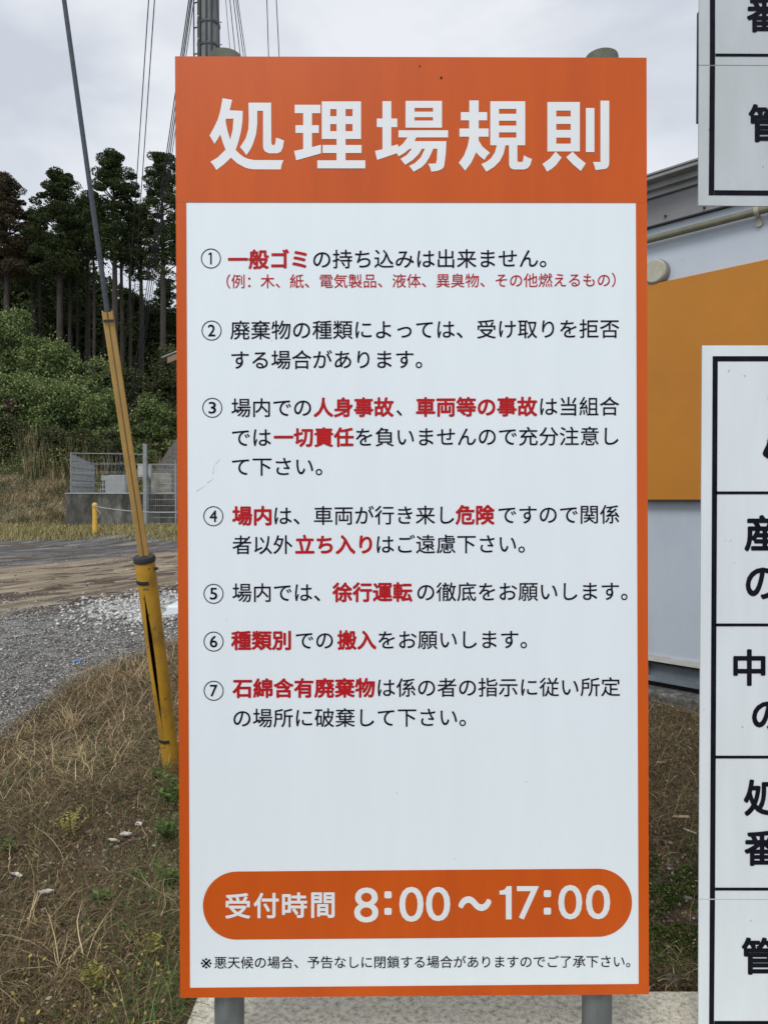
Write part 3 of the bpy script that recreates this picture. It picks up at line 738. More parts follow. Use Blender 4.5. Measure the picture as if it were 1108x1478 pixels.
mb = MB(); q = g0 + (g1 - g0) * .955 + Vector((.052, -.01, 0)); mb.tube([q, q + Vector((.014, -.004, 0))], .008, 8); mb.build('bolt', M['dark'], gy)
# upper guard: two slim half sleeves side by side
ax2 = (g2 - g1).normalized(); sd2 = ax2.cross(to_cam).normalized()
if sd2.x < 0: sd2 = -sd2
for s_ in (-1, 1):
    mb = MB(); a = g1 + ax2 * .0 + sd2 * s_ * .0135; b2 = g2 + sd2 * s_ * .0135
    n = 16
    pa = []; pb = []
    for k in range(n):
        w = 2 * math.pi * k / n; cw, sw = math.cos(w), math.sin(w); d_ = sd2 * math.copysign(abs(cw) ** .35, cw) * .0128 + to_cam * math.copysign(abs(sw) ** .7, sw) * .016
        pa.append(a + d_); pb.append(b2 + d_ + ax2 * (.010 if s_ * math.cos(w) > .3 else 0))
    mb.prism(pa, pb); mb.build('slim_guard', M['guard_pale'], gy, smooth=True)
mb = MB(); c_ = g2 - ax2 * .05; q = [c_ + sd2 * x + to_cam * y for x, y in ((-.024, .022), (.024, .022), (.024, .026), (-.024, .026))]
mb.prism(q, [v + ax2 * .012 for v in q]); mb.build('strap', M['black'], gy)
mb = MB(); mb.tube([g2 - ax2 * .02, g2 + ax2 * .03, g2 + ax2 * .06], [.012, .012, .008], 10); mb.build('wire_grip', M['black'], gy, smooth=True)
mb = MB()
mb.tube([g2, g2 + (g3 - g2) * .5, g3, g4], [.0125, .0115, .0105, .010], 10); mb.build('steel_wire', M['cable'], gy, smooth=True)

# ------------------------------------------------------------------ utility pole and overhead wires
YP = 13.0
ux = PX(305.5, YP)
def utility_pole(x, y, ztop, zg, label, detail=True):
    t = empty('utility_pole', (x, y, zg), 0, label, 'utility pole', 'utility poles')
    mb = MB(); mb.tube([(x, y, zg - .3), (x, y, ztop)], [.20, .155], 28); mb.build('shaft', M['pole'], t, smooth=True)
    for z in (ztop - .4, ztop - 1.3):
        mb = MB(); mb.box(x - 1.1, x + 1.1, y - .26, y - .18, z - .04, z + .04); ca = mb.build('crossarm', M['mesh'], t)
        for dx in (-1.0, -.55, .55, 1.0):
            mb = MB(); mb.tube([(x + dx, y - .22, z + .04), (x + dx, y - .22, z + .1), (x + dx, y - .22, z + .12), (x + dx, y - .22, z + .2)], [.02, .05, .035, .045], 10)
            mb.build('insulator', M['litter'], ca, smooth=True)
    if detail:
        mb = MB(); mb.tube([(x - .155, y - .10, 4), (x - .150, y - .10, ztop - 1.6)], .040, 12); mb.build('conduit', M['black'], t, smooth=True)
        mb = MB(); mb.tube([(x - .02, y - .185, 4), (x - .015, y - .165, ztop - 1.6)], .018, 8); mb.build('conduit', M['wire'], t, smooth=True)
        mb = MB(); mb.tube([(x + .07, y - .18, 4), (x + .07, y - .16, ztop - 1.6)], .016, 8); mb.build('conduit', M['wire'], t, smooth=True)
        mb = MB(); mb.tube([(x + .03, y - .2, ztop - 1.3), (x + .10, y - .2, 11), (x + .20, y - .18, 9.6), (x + .21, y - .15, 8.0)], .014, 8); mb.build('drop_cable', M['wire'], t, smooth=True)
        mb = MB(); mb.tube([(x - .275, y, 5), (x - .275, y, ztop - 2)], .013, 8); rs = mb.build('riser', M['cable'], t, smooth=True)
        z = 5.0
        for z in [PZ(p_, YP) for p_ in (77, 39, 3, -33, 115, 152)]:
            mb = MB(); mb.tube([(x - .275, y, z - .035), (x - .25, y, z - .01), (x - .17, y - .02, z - .01)], .012, 8); mb.build('bracket', M['cable'], rs)
        for z in [PZ(p_, YP) for p_ in (69, 37, -10)]:
            mb = MB(); mb.tube([(x, y, z - .02), (x, y, z + .02)], .182, 24); mb.build('band', M['cable'], t, smooth=True)
            mb = MB(); mb.tube([(x - .20, y - .05, z), (x - .16, y - .16, z + .07)], .012, 6); mb.tube([(x + .17, y - .1, z), (x + .235, y - .12, z - .02)], .012, 6); mb.build('bracket', M['litter'], t)
    return t
ZT = PZ(-215, YP)
utility_pole(ux, YP, ZT, Hs(ux, YP), 'tall grey concrete pole with conduits, rising behind the left post of the rules board')
fx_, fy_ = PX(430, 46), 46.0
utility_pole(fx_, fy_, Hs(fx_, fy_) + 9.5, Hs(fx_, fy_), 'distant concrete pole standing beyond the rules board', False)
def wire(a, b, sag, label, r_=.011, n=14):
    a = Vector(a); b = Vector(b); o = empty('overhead_wire', a, 0, label, 'wire', 'overhead wires')
    pts = [a.lerp(b, i / n) - Vector((0, 0, sag * 4 * (i / n) * (1 - i / n))) for i in range(n + 1)]
    mb = MB(); mb.tube(pts, r_, 6)
    me_o = mb.build('overhead_wire', M['wire'])
    bpy.data.objects.remove(o); return tag(me_o, label, 'wire', 'overhead wires')
WL = 'thin black wire of the bundle slanting from the grey pole down to the fenced enclosure'
for (xa, xb2, yb2, r_, w_) in ((302.5, 173, 676, .012, 'leftmost'), (304.5, 177, 672, .011, 'second from left'), (306, 180, 676, .012, 'third from left'), (309, 184, 668, .009, 'rightmost')):
    wire(P(xa, -205, YP - .2), P(xb2, yb2, 28.6), .10, w_ + ' black wire of the bundle slanting down to the fenced enclosure', r_)
WL2 = 'one of the pair of black wires crossing the sky left of the grey pole'
for (xa, xb2, w_) in ((229, 174, 'left'), (238, 181, 'right')):
    wire(P(xa, -215, YP - .2), P(xb2, 600, 34), .15, w_ + ' one of the wire pair crossing the open sky left of the grey pole', .012)
WL3 = 'one of the black wires fanning out right of the grey pole'
for (xa, xm, s_) in ((311, 340, 'leftmost'), (312, 347, 'second from left'), (313, 351.5, 'third from left'), (314, 354.5, 'rightmost')):
    x_e = xm + (xm - xa) / 285 * 420
    wire(P(xa, -205, YP + .2), P(x_e, 500, 46), .0, s_ + ' black wire of the four fanning out right of the grey pole', .010)
WL4 = 'one of two black wires standing apart above the middle of the rules board'
for (xa, xm, w_) in ((380, 388.5, 'left'), (389, 403.5, 'right')):
    x_e = xm + (xm - xa) / 290 * 410
    wire(P(xa - 2, -235, YP + .1), P(x_e, 500, 46), .0, w_ + ' wire of the lone pair above the header of the rules board', .011)
wire(P(320, -80, YP - .1), P(333, 80, YP + 3), .1, 'pale frayed thin wire dropping beside the grey pole', .006)

# ------------------------------------------------------------------ fenced enclosure on its concrete base
YE = 27.5
zE = PZ(713, YE)
x0, x1 = PX(94, YE), PX(330, YE)
xm_ = PX(200, YE)
mb = MB(); mb.box(x0, xm_ - .01, YE, YE + 3.4, .2, zE)
tag(mb.build('concrete_plinth', M['concrete_dark'], bevel=.02), 'stained dark concrete plinth under the wire mesh enclosure', 'plinth')
mb = MB(); mb.box(xm_, x1, YE + .5, YE + 3.4, .2, zE - .02)
tag(mb.build('concrete_plinth', M['concrete_dark'], bevel=.02), 'recessed concrete plinth behind the barred front right of the steel post', 'plinth')
mb = MB(); mb.box(x0 + .0, x1, YE - .02, YE + .14, zE + .003, zE + .045)
tag(mb.build('kerb_rail', M['cabinet'], None), 'pale metal edging strip along the top of the plinth', 'edging')

def mesh_panel(a, b, ztop_a, ztop_b, zbot, name, parent, pitch=.075, r_=.006, hp=.15):
    """vertical mesh between ground points a, b"""
    a = Vector(a); b = Vector(b); L_ = (b - a).length; n = int(L_ / pitch); mb = MB()
    for i in range(n + 1):
        t = i / n; q = a.lerp(b, t); zt = ztop_a + (ztop_b - ztop_a) * t
        mb.tube([(q.x, q.y, zbot), (q.x, q.y, zt)], r_, 3, caps=False)
    m_ = int((ztop_b - zbot) / hp)
    for j in range(m_ + 1):
        z = zbot + (ztop_b - zbot) * j / m_
        mb.tube([(a.x, a.y, z), (b.x, b.y, z)], r_, 3, caps=False)
    return mb.build(name, M['mesh'], parent)
fn = empty('mesh_fence', (PX(102, YE + .3), YE + .3, zE), 0, 'grey wire mesh fence around the top of the concrete plinth', 'fence')
ztf = PZ(653.5, YE + .2); ztr = PZ(670, YE + 3.2)
A = (PX(103, YE + .2), YE + .2, 0); Bq = (PX(137, YE + 3.2), YE + 3.2, 0)
# side run with closely set pickets
zs = PZ(654, YE + .2)
mesh_panel(A, Bq, zs, ztr, zE + .05, 'wire_mesh', fn, .05, .013, .22)
Cq = (PX(300, YE + .2), YE + .2, 0); Dq = (PX(300, YE + 3.2), YE + 3.2, 0)
mesh_panel(A, (PX(200, YE + .2), YE + .2, 0), zs, zs, zE + .05, 'wire_mesh', fn, .16, .0028, .30)
mesh_panel((PX(213, YE + .2), YE + .2, 0), Cq, PZ(671, YE + .2), PZ(671, YE + .2), zE + .05, 'wire_mesh', fn, .12, .004, .15)
mesh_panel(Bq, Dq, ztr, ztr, zE + .05, 'wire_mesh', fn, .14, .003, .25)
for q, zq_ in ((A, zs), (Bq, ztr), ((PX(183, YE + .2), YE + .2, 0), ztr), ((PX(253, YE + .2), YE + .2, 0), ztr), (Cq, ztr), (Dq, ztr)):
    mb = MB(); mb.tube([(q[0], q[1], zE + .0), (q[0], q[1], zq_ + .02)], .028, 8); mb.build('fence_post', M['mesh'], fn, smooth=True)
Aq = (PX(212, YE + .2), YE + .2, 0); Eq = (PX(213, YE + .2), YE + .2, 0); zr1 = PZ(671, YE + .2)
for a, b2, za_, zb_ in ((A, Bq, zs, ztr), (A, Aq, zs, zs - .05), (Bq, Dq, ztr, ztr), (Eq, Cq, zr1, zr1)):
    mb = MB(); mb.tube([(a[0], a[1], za_), (b2[0], b2[1], zb_)], .014, 6); mb.build('rail', M['mesh'], fn)
# barred front of the lower right bay
fb = empty('barred_gate', (PX(205, YE - .1), YE - .1, .5), 0, 'low barred steel gate right of the tall grey post', 'gate')
xg0, xg1 = PX(206, YE - .1), PX(330, YE - .1)
for py in (721, 730, 739, 747, 756):
    z = PZ(py, YE - .1); mb = MB(); mb.tube([(xg0, YE - .1, z), (xg1, YE - .1, z)], .014, 6); mb.build('bar', M['mesh'], fb)
for px in (214, 254, 300):
    mb = MB(); x = PX(px, YE - .1); mb.box(x - .025, x + .025, YE - .13, YE - .08, .5, PZ(670, YE - .1)); mb.build('upright', M['mesh'], fb)
n = int((xg1 - xg0) / .07); mb = MB()
for i in range(n): 
    x = xg0 + i * .07; mb.tube([(x, YE - .1, .55), (x, YE - .1, zE - .05)], .005, 3, caps=False)
tag(mb.build('wire_mesh', M['mesh'], fb), kind=None)
# tall square post with a white box
tp = empty('steel_post', (PX(210, YE - .4), YE - .4, Hs(PX(210, YE), YE)), 0, 'tall square grey steel post carrying a pale box, in front of the mesh fence', 'post')
mb = MB(); x = PX(210, YE - .4); mb.box(x - .065, x + .065, YE - .46, YE - .34, .3, PZ(641, YE - .4)); mb.build('shaft', M['mesh'], tp, bevel=.008)
mb = MB(); xa, xb2 = PX(199.5, YE - .3), PX(218.5, YE - .3); mb.box(xa, xb2, YE - .335, YE - .18, PZ(689, YE - .3), PZ(669.5, YE - .3)); bx_ = mb.build('junction_box', M['cabinet'], tp, bevel=.01)
mb = MB(); mb.box(xa + .04, xb2 - .04, YE - .340, YE - .336, PZ(686, YE - .3), PZ(673, YE - .3)); mb.build('box_door', M['board_edge'], bx_)
# sloped-top cabinet
YC = YE + 1.2
cb = empty('control_cabinet', (PX(162, YC), YC, zE), 0, 'grey sloped metal cabinet with a louvred side inside the mesh enclosure', 'cabinet')
xa, xm2, xc = PX(144, YC), PX(157, YC), PX(181, YC); za, zt = zE, PZ(685.5, YC)
mb = MB(); mb.prism([Vector((xm2 - .12, YC, za)), Vector((xc, YC, za)), Vector((xc, YC, zt)), Vector((xm2, YC, zt))], [Vector((xm2 - .12, YC + .9, za)), Vector((xc, YC + .9, za)), Vector((xc, YC + .9, zt)), Vector((xm2, YC + .9, zt))])
mb.build('body', M['cabinet'], cb, bevel=.01)
mb = MB(); mb.prism([Vector((xa, YC + .05, za)), Vector((xm2 - .13, YC + .05, za)), Vector((xm2 - .02, YC + .05, zt - .02)), Vector((xa + .06, YC + .05, zt - .02))], [Vector((xa, YC + .8, za)), Vector((xm2 - .13, YC + .8, za)), Vector((xm2 - .02, YC + .8, zt - .02)), Vector((xa + .06, YC + .8, zt - .02))])
sdn = mb.build('side_unit', M['cabinet'], cb)
for i in range(2):
    for j in range(3):
        w_ = (xm2 - .16 - xa) / 2; h_ = (zt - .2 - za) / 3
        mb = MB(); mb.box(xa + .05 + i * w_, xa + i * w_ + w_ - .0, YC + .03, YC + .049, za + .04 + j * h_, za + j * h_ + h_ - .01); mb.build('opening', M['dark'], sdn)
# cable risers where the wires come down
cr_ = empty('cable_riser', (PX(178, YE + 1.9), YE + 1.9, zE), 0, 'cluster of black cable risers behind the grey cabinet', 'cable riser')
for i, px in enumerate((159, 169, 173, 177, 181, 184)):
    Yq = YE + 1.9 + .05 * (i % 2); mb = MB(); mb.tube([(PX(px, Yq), Yq, zE), (PX(px, Yq), Yq, zE + .9), (PX(px + 1.5, Yq), Yq, PZ(658, Yq))], .022, 8); mb.build('pipe', M['black'], cr_, smooth=True)
# stained slab leaning
mb = MB(); YQ = YE + .9
mb.box(PX(218.5, YQ), PX(248, YQ), YQ, YQ + .12, zE - .01, PZ(682.5, YQ)); mb.box(PX(218.5, YQ), PX(248, YQ), YQ + .125, YQ + .6, zE - .01, PZ(684, YQ))
tag(mb.build('stone_slab', M['slab'], bevel=.02), 'pale slab with dark stains standing on the plinth', 'slab')

# bollards with a rope between them
zbl = Hs(PX(137, 24.5), 24.5)
def bollard(x, y, label):
    z = Hs(x, y); t = empty('bollard', (x, y, z), 0, label, 'bollard', 'yellow bollards carrying the rope')
    mb = MB(); h_ = PZ(730, 24.5) - zbl
    mb.tube([(x, y, z - .1), (x, y, z + h_)], .078, 16); po = mb.build('shaft', M['bollard'], t, smooth=True)
    mb = MB(); mb.tube([(x, y, z + h_ + .001), (x, y, z + h_ + .03), (x, y, z + h_ + .08), (x, y, z + h_ + .105)], [.088, .088, .07, .03], 16); mb.build('cap', M['bollard'], t, smooth=True)
    return z + h_
bx0 = PX(137, 24.5)
zr = bollard(bx0, 24.5, 'yellow bollard with rounded cap in front of the dark concrete plinth')
bx1 = bx0 + 4.6; zr2 = bollard(bx1, 24.7, 'yellow bollard hidden behind the rules board, holding the far end of the rope')
mb = MB(); pts = []
for i in range(17):
    t = i / 16; pts.append((bx0 + .07 + (bx1 - bx0 - .1) * t, 24.45 + .2 * t, zr - .03 + (zr2 - zr) * t - .5 * t * (1 - t) * 1.6))
mb.tube(pts, .016, 6)
mb.tube([(bx0 + .07, 24.43, zr - .05), (bx0 + .2, 24.43, zr - .25), (bx0 + .13, 24.43, zr - .38), (bx0 + .05, 24.43, zr - .42)], .012, 6)
mb.tube([(bx0 + .085 * math.cos(a), 24.5 + .085 * math.sin(a), zr - .04) for a in np.linspace(0, 2 * math.pi, 14)], .014, 6)
tag(mb.build('rope', M['rope'], smooth=True), 'pale rope sagging to the right from the yellow bollard', 'rope')

# white block at the road edge beside the board
mb = MB(); q0 = P(238, 864, 8.9); zq = Hs(q0.x, 8.9)
mb.box(-2.58, -1.6, 8.75, 9.5, zq - .05, zq + .13)
tag(mb.build('white_block', M['sign_white'], bevel=.02), 'low white block lying in pale gravel behind the left edge of the rules board', 'block')

# shed whose wooden eave shows left of the board
YH = 36.0
sh = empty('shed', (PX(330, YH), YH + 2, Hs(PX(330, YH), YH)), 0, 'shed with a brown wooden eave peeking out left of the rules board', 'shed')
xa, xb2 = PX(250, YH), PX(420, YH); zr_ = PZ(522, YH); zh = Hs(xb2, YH)
mb = MB(); mb.box(xa + .55, xb2, YH + .6, YH + 5, zh - 1.5, zr_ - .1); mb.build('wall', M['shed_wall'], sh)
xe, xm3 = PX(234, YH), PX(330, YH)
mb = MB(); zz0, zz1 = PZ(517, YH), PZ(478, YH)
fr = [Vector((xe, YH, zz0)), Vector((xm3, YH, zz1)), Vector((xm3, YH, zz1 + .09)), Vector((xe, YH, zz0 + .07))]
mb.prism(fr, [v + Vector((0, 5.5, 0)) for v in fr]); mb.build('roof', M['roof_metal'], sh)
fr = [Vector((xe + .28, YH + .05, zz0 - .24)), Vector((xm3, YH + .05, zz1 - .28)), Vector((xm3, YH + .05, zz1 - .003)), Vector((xe + .28, YH + .05, zz0 + .055))]
mb = MB(); mb.prism(fr, [v + Vector((0, .05, 0)) for v in fr]); mb.build('bargeboard', M['wood'], sh)
xr_ = PX(430, YH)
fr = [Vector((xm3 + .002, YH, zz1)), Vector((xr_, YH, zz0)), Vector((xr_, YH, zz0 + .07)), Vector((xm3 + .002, YH, zz1 + .09))]
mb = MB(); mb.prism(fr, [v + Vector((0, 5.5, 0)) for v in fr]); mb.build('roof', M['roof_metal'], sh)

# ------------------------------------------------------------------ mass geometry helpers
def rand_unit(n):
    v = rng.normal(size=(n, 3)); return v / np.linalg.norm(v, axis=1, keepdims=True)
def leaf_quads(C, size, aspect=.6, up_bias=.0, dirs=None):
    """C (n,3) centres; one bent 4-vertex leaf each"""
    n = len(C); a = rand_unit(n) if dirs is None else dirs
    nrm = rand_unit(n) + np.array([0, 0, up_bias]); b = np.cross(a, nrm); b /= np.linalg.norm(b, axis=1, keepdims=True) + 1e-9
    s = (size if np.ndim(size) else np.full(n, size))[:, None] if not np.ndim(size) else size[:, None]
    a = a * s * .5; b = b * s * .5 * aspect
    V = np.stack([C - a, C + b - a * .1, C + a, C - b - a * .1], 1).reshape(-1, 3)
    F = np.arange(4 * n).reshape(n, 4); return V, F
def blades(base, length, width, lean, az, curl=.5, seg=3):
    """tapered curved strips from base points: arrays of n"""
    n = len(base); d = np.stack([np.cos(az), np.sin(az), np.zeros(n)], 1); p = np.stack([-np.sin(az), np.cos(az), np.zeros(n)], 1)
    rows = []; pos = base.copy(); ang = lean.copy()
    for i in range(seg + 1):
        w = (width * (1 - i / seg) * .5 + width * .08)[:, None]
        rows.append(pos - p * w); rows.append(pos + p * w)
        step = length / seg
        pos = pos + d * (np.sin(ang) * step)[:, None] + np.array([0, 0, 1.0]) * (np.cos(ang) * step)[:, None]
        pos[:, :2] += rng.normal(scale=.06, size=(n, 2)) * length[:, None] * .5
        ang = ang + curl * rng.uniform(.2, 1.2, n)
    V = np.stack(rows, 1); k = V.shape[1]
    base_i = (np.arange(n) * k)[:, None]
    F = np.concatenate([base_i + np.array([[2 * i, 2 * i + 1, 2 * i + 3, 2 * i + 2]]) for i in range(seg)], 0)
    V = V.reshape(-1, 3); return V, F

def pebbles(C, r, mat_, name, label=None, cat=None, flat=.6):
    """irregular 8-corner stones"""
    n = len(C); cube = np.array([[x, y, z] for x in (-1, 1) for y in (-1, 1) for z in (-1, 1)], float) * .62
    octa = np.array([[1, 0, 0], [-1, 0, 0], [0, 1, 0], [0, -1, 0], [0, 0, 1], [0, 0, -1]], float)
    base = octa
    Fb = np.array([[0, 2, 4], [2, 1, 4], [1, 3, 4], [3, 0, 4], [2, 0, 5], [1, 2, 5], [3, 1, 5], [0, 3, 5]])
    sc = rng.uniform(.6, 1.3, (n, 1, 3)) * np.array([1, 1, flat]); jit = rng.normal(scale=.18, size=(n, 6, 3))
    V = (base[None] + jit) * sc * r[:, None, None]
    a = rng.uniform(0, 2 * np.pi, n); ca, sa = np.cos(a), np.sin(a)
    x = V[..., 0] * ca[:, None] - V[..., 1] * sa[:, None]; y = V[..., 0] * sa[:, None] + V[..., 1] * ca[:, None]
    V = np.stack([x, y, V[..., 2]], -1) + C[:, None]
    F = (np.arange(n) * 6)[:, None, None] + Fb[None]
    return np_mesh(name, V.reshape(-1, 3), F.reshape(-1, 3), mat_, kind='stuff')

# ------------------------------------------------------------------ gravel
def in_frame(x, y, pad=.1): return (x > -(.53 + pad * .3) * y - pad) & (x < (.53) * y + pad)
n = 130000
gx = rng.uniform(-6.5, -1.2, n); gy_ = rng.uniform(4.2, 11, n)
dens = np.exp(-(np.maximum(gy_ - 8.6, 0)) / .8)
k = in_frame(gx, gy_) & (gx < road_edge(gy_) + .06) & (rng.random(n) < dens * .9)
gx, gy_ = gx[k], gy_[k]
pebbles(np.stack([gx, gy_, H(gx, gy_) + .012], 1), rng.uniform(.004, .012, len(gx)), M['stone'], 'gravel')
n = 20000
px = rng.normal(-2.75, .52, n); py = rng.normal(9.5, .72, n) + (px + 2.6) * -.15
k = (px < road_edge(py) + .1) & in_frame(px, py, .3)
px, py = px[k][:6500], py[k][:6500]
pebbles(np.stack([px, py, H(px, py) + .020], 1), rng.uniform(.012, .034, len(px)), M['stone_pale'], 'pale_gravel', flat=.7)
n = 1500
gx = rng.uniform(-14, -1, n); gy_ = rng.uniform(9.5, 23, n); k = in_frame(gx, gy_) & (gx < road_edge(gy_)); gx, gy_ = gx[k], gy_[k]
pebbles(np.stack([gx, gy_, H(gx, gy_) + .015], 1), rng.uniform(.010, .024, len(gx)) , M['stone'], 'scattered_road_stones')
# rubble heap beyond the enclosure
YM = 33.0; mxx = PX(268, YM); mz = Hs(mxx, YM)
n = 26; rr_ = []; 
TH, RRr = np.meshgrid(np.linspace(0, 2 * np.pi, 41), np.linspace(0, 1, 14))
hx = mxx + .35 + RRr * 2.1 * np.cos(TH); hy = YM + RRr * 2.2 * np.sin(TH)
ht = PZ(617, YM)
hz = np.where(RRr < 1, H(hx, hy) * (RRr ** 2) + (1 - RRr ** 2) * H(mxx, YM) + (ht - mz) * (1 - RRr ** 1.6), H(hx, hy) - .2) + .07 * bumps(hx, hy, 5)
idx = np.arange(hx.size).reshape(hx.shape)
HF = np.stack([idx[:-1, :-1], idx[1:, :-1], idx[1:, 1:], idx[:-1, 1:]], -1).reshape(-1, 4)
hp_ = np_mesh('gravel_heap', np.stack([hx, hy, hz], -1).reshape(-1, 3), HF, mat('heap_gravel', (.16, .16, .155), .95, ramp=[(.35, (.05, .047, .040)), (.55, (.095, .09, .08)), (.75, (.19, .18, .165))], scale=9, detail=8, bump=2, bscale=8), smooth=True)
tag(hp_, 'grey gravel heap beyond the mesh fence, half hidden by the rules board', 'gravel heap')

# ------------------------------------------------------------------ near dry weeds
def keep_out(x, y):
    """True where plants may stand: off the footing, off the road, off the building"""
    foot = (x > -.60) & (y < 2.27)
    rel = (x - B0.x) * bn.x + (y - B0.y) * bn.y
    along = (x - B0.x) * bd.x + (y - B0.y) * bd.y
    return (~foot) & (x > road_edge(y) - .05) & ~((rel < .30) & (along < 4.6))
def scatter(n, x0, x1, y0, y1, pw=1.0):
    x = rng.uniform(x0, x1, n); y = y0 + (y1 - y0) * rng.random(n) ** pw
    k = keep_out(x, y) & in_frame(x, y, .25)
    k &= ~((np.abs(x - .07 * y) < .21 * y) & (y > 2.6) )   # nothing grows where the board hides all of it
    return x[k], y[k]
def patch(x, y, s, seed): return .5 + .5 * bumps(x, y, s, seed)
def moss_zone(x, y): return smooth(2.28, 2.42, y) * smooth(3.4, 3.0, y) * smooth(.55, .75, x)
def thatch(x, y):
    return (.02 + .11 * patch(x, y, 3.1, 2) * (.5 + .5 * patch(x, y, 8.3, 5))) * (1 - .9 * smooth(.75, .25, np.hypot((x + 1.05) * 1.2, y - 3.25))) * (1 - .85 * moss_zone(x, y))
def open_soil(x, y): return 1 - .45 * smooth(.7, .2, np.hypot((x + 1.05) * 1.2, y - 3.25)) - 0.93 * moss_zone(x, y)
def blade_field(name, n, area, L0, L1, w0, w1, lean0, lean1, curl, mat_, prob=None, seg=3, pw=1.4, lift=0.0):
    x, y = scatter(n, *area, pw)
    if prob is not None:
        k = rng.random(len(x)) < prob(x, y); x, y = x[k], y[k]
    m_ = len(x); base = np.stack([x, y, H(x, y) + rng.uniform(-.01, .01, m_) + lift * rng.random(m_) ** 1.3 * thatch(x, y)], 1)
    L_ = rng.uniform(L0, L1, m_) * (0.75 + .5 * patch(x, y, 2.3, 1))
    V, F = blades(base, L_, rng.uniform(w0, w1, m_), rng.uniform(lean0, lean1, m_), rng.uniform(0, 2 * np.pi, m_), curl, seg)
    V[:, 2] = np.maximum(V[:, 2], H(V[:, 0], V[:, 1]) + .002)
    return np_mesh(name, V, F, mat_, kind='stuff')
AR = (-3.0, 3.2, 1.9, 8.5)
blade_field('dry_weed_mat', 560000, AR, .025, .085, .0012, .0030, .7, 1.9, .35, M['straw'], lift=1.0, prob=open_soil)
blade_field('dry_weed_stems', 26000, AR, .08, .22, .0012, .0026, .3, 1.6, .30, M['straw'], seg=5, pw=1.2, lift=.8, prob=open_soil)
blade_field('pale_dry_grass', 60000, AR, .08, .30, .0014, .0032, .4, 1.6, .35, M['straw_pale'], seg=5, pw=1.0, lift=1.0,
            prob=lambda x, y: np.clip(.05 + .95 * smooth(.95, .0, np.abs(x - road_edge(y) - .55)) * smooth(3.3, 4.6, y) * (.35 + .65 * patch(x, y, 3.7, 3)), 0, 1) * open_soil(x, y))
blade_field('green_grass', 85000, AR, .05, .17, .002, .0042, .2, 1.3, .5, M['weed'], lift=.5,
            prob=lambda x, y: np.clip(.95 * smooth(.42, .03, np.abs(x + .27 * y)) * smooth(4.6, 3.2, y) * patch(x, y, 6, 2) + .04 + .30 * smooth(.7, 1, patch(x, y, 1.9, 5)), 0, 1) * (x < 0) + .08 * (x > 0))
# separate tussocks of pale straw near the gravel
def tussock(px, py, n_, L_, sp, label):
    yy = FPX * 1.5 / (py - 720.4); xx = (px - CX) / FPX * yy
    b_ = np.stack([rng.normal(xx, sp, n_), rng.normal(yy, sp * 1.5, n_), np.zeros(n_)], 1); b_[:, 2] = H(b_[:, 0], b_[:, 1])
    V, F = blades(b_, rng.uniform(.5, 1, n_) * L_, rng.uniform(.0025, .0045, n_), rng.uniform(.1, 1.1, n_), rng.uniform(0, 6.28, n_), .35, 5)
    V[:, 2] = np.maximum(V[:, 2], H(V[:, 0], V[:, 1]) + .003)
    o = np_mesh('straw_tussock', V, F, M['straw_pale']); tag(o, label, 'dry grass', 'pale straw tussocks on the dry bank')
tussock(98, 1050, 90, .30, .03, 'tall pale straw tussock at the edge of the gravel on the left')
tussock(140, 1000, 110, .26, .05, 'spreading straw tussock just below the blue scrap')
tussock(200, 985, 110, .26, .06, 'flattened straw tussock left of the yellow guard')
tussock(175, 1035, 60, .24, .05, 'thin straw tussock between the gravel and the guard base')
tussock(40, 1060, 50, .18, .05, 'short straw tussock at the left edge of the bank')
tussock(96, 1400, 34, .26, .03, 'bent pale stalks standing near the bottom left')
tussock(60, 1330, 24, .22, .04, 'few thin pale stalks left of centre on the bank')
# small leaves (crumbly dead litter) and yellowing leaflets
def leaf_field(name, n, area, s0, s1, mat_, prob=None, zmax=.06, aspect=.6, pw=1.4):
    x, y = scatter(n, *area, pw)
    if prob is not None:
        k = rng.random(len(x)) < prob(x, y); x, y = x[k], y[k]
    C = np.stack([x, y, H(x, y) + rng.random(len(x)) ** 2 * zmax + .004], 1)
    V, F = leaf_quads(C, rng.uniform(s0, s1, len(x)), aspect, up_bias=1.2)
    return np_mesh(name, V, F, mat_, kind='stuff')
leaf_field('dead_leaf_litter', 150000, AR, .005, .018, M['leaf_dead'])
leaf_field('yellow_leaflets', 60000, AR, .008, .018, M['weed_yellow'], zmax=.14,
           prob=lambda x, y: .04 + .8 * smooth(.55, .95, patch(x, y, 2.6, 8)) * (x < .2) * smooth(4.4, 2.6, y) + .5 * (x < -.4) * smooth(2.75, 2.35, y) * patch(x, y, 7, 3))
leaf_field('green_leaflets', 42000, AR, .008, .020, M['weed'], zmax=.10,
           prob=lambda x, y: (.03 + .6 * smooth(.6, .95, patch(x, y, 2.1, 3)) + .5 * smooth(.35, .0, np.abs(x + .30 * y)) * smooth(4.6, 3.2, y)) * (x < .2) + .02)
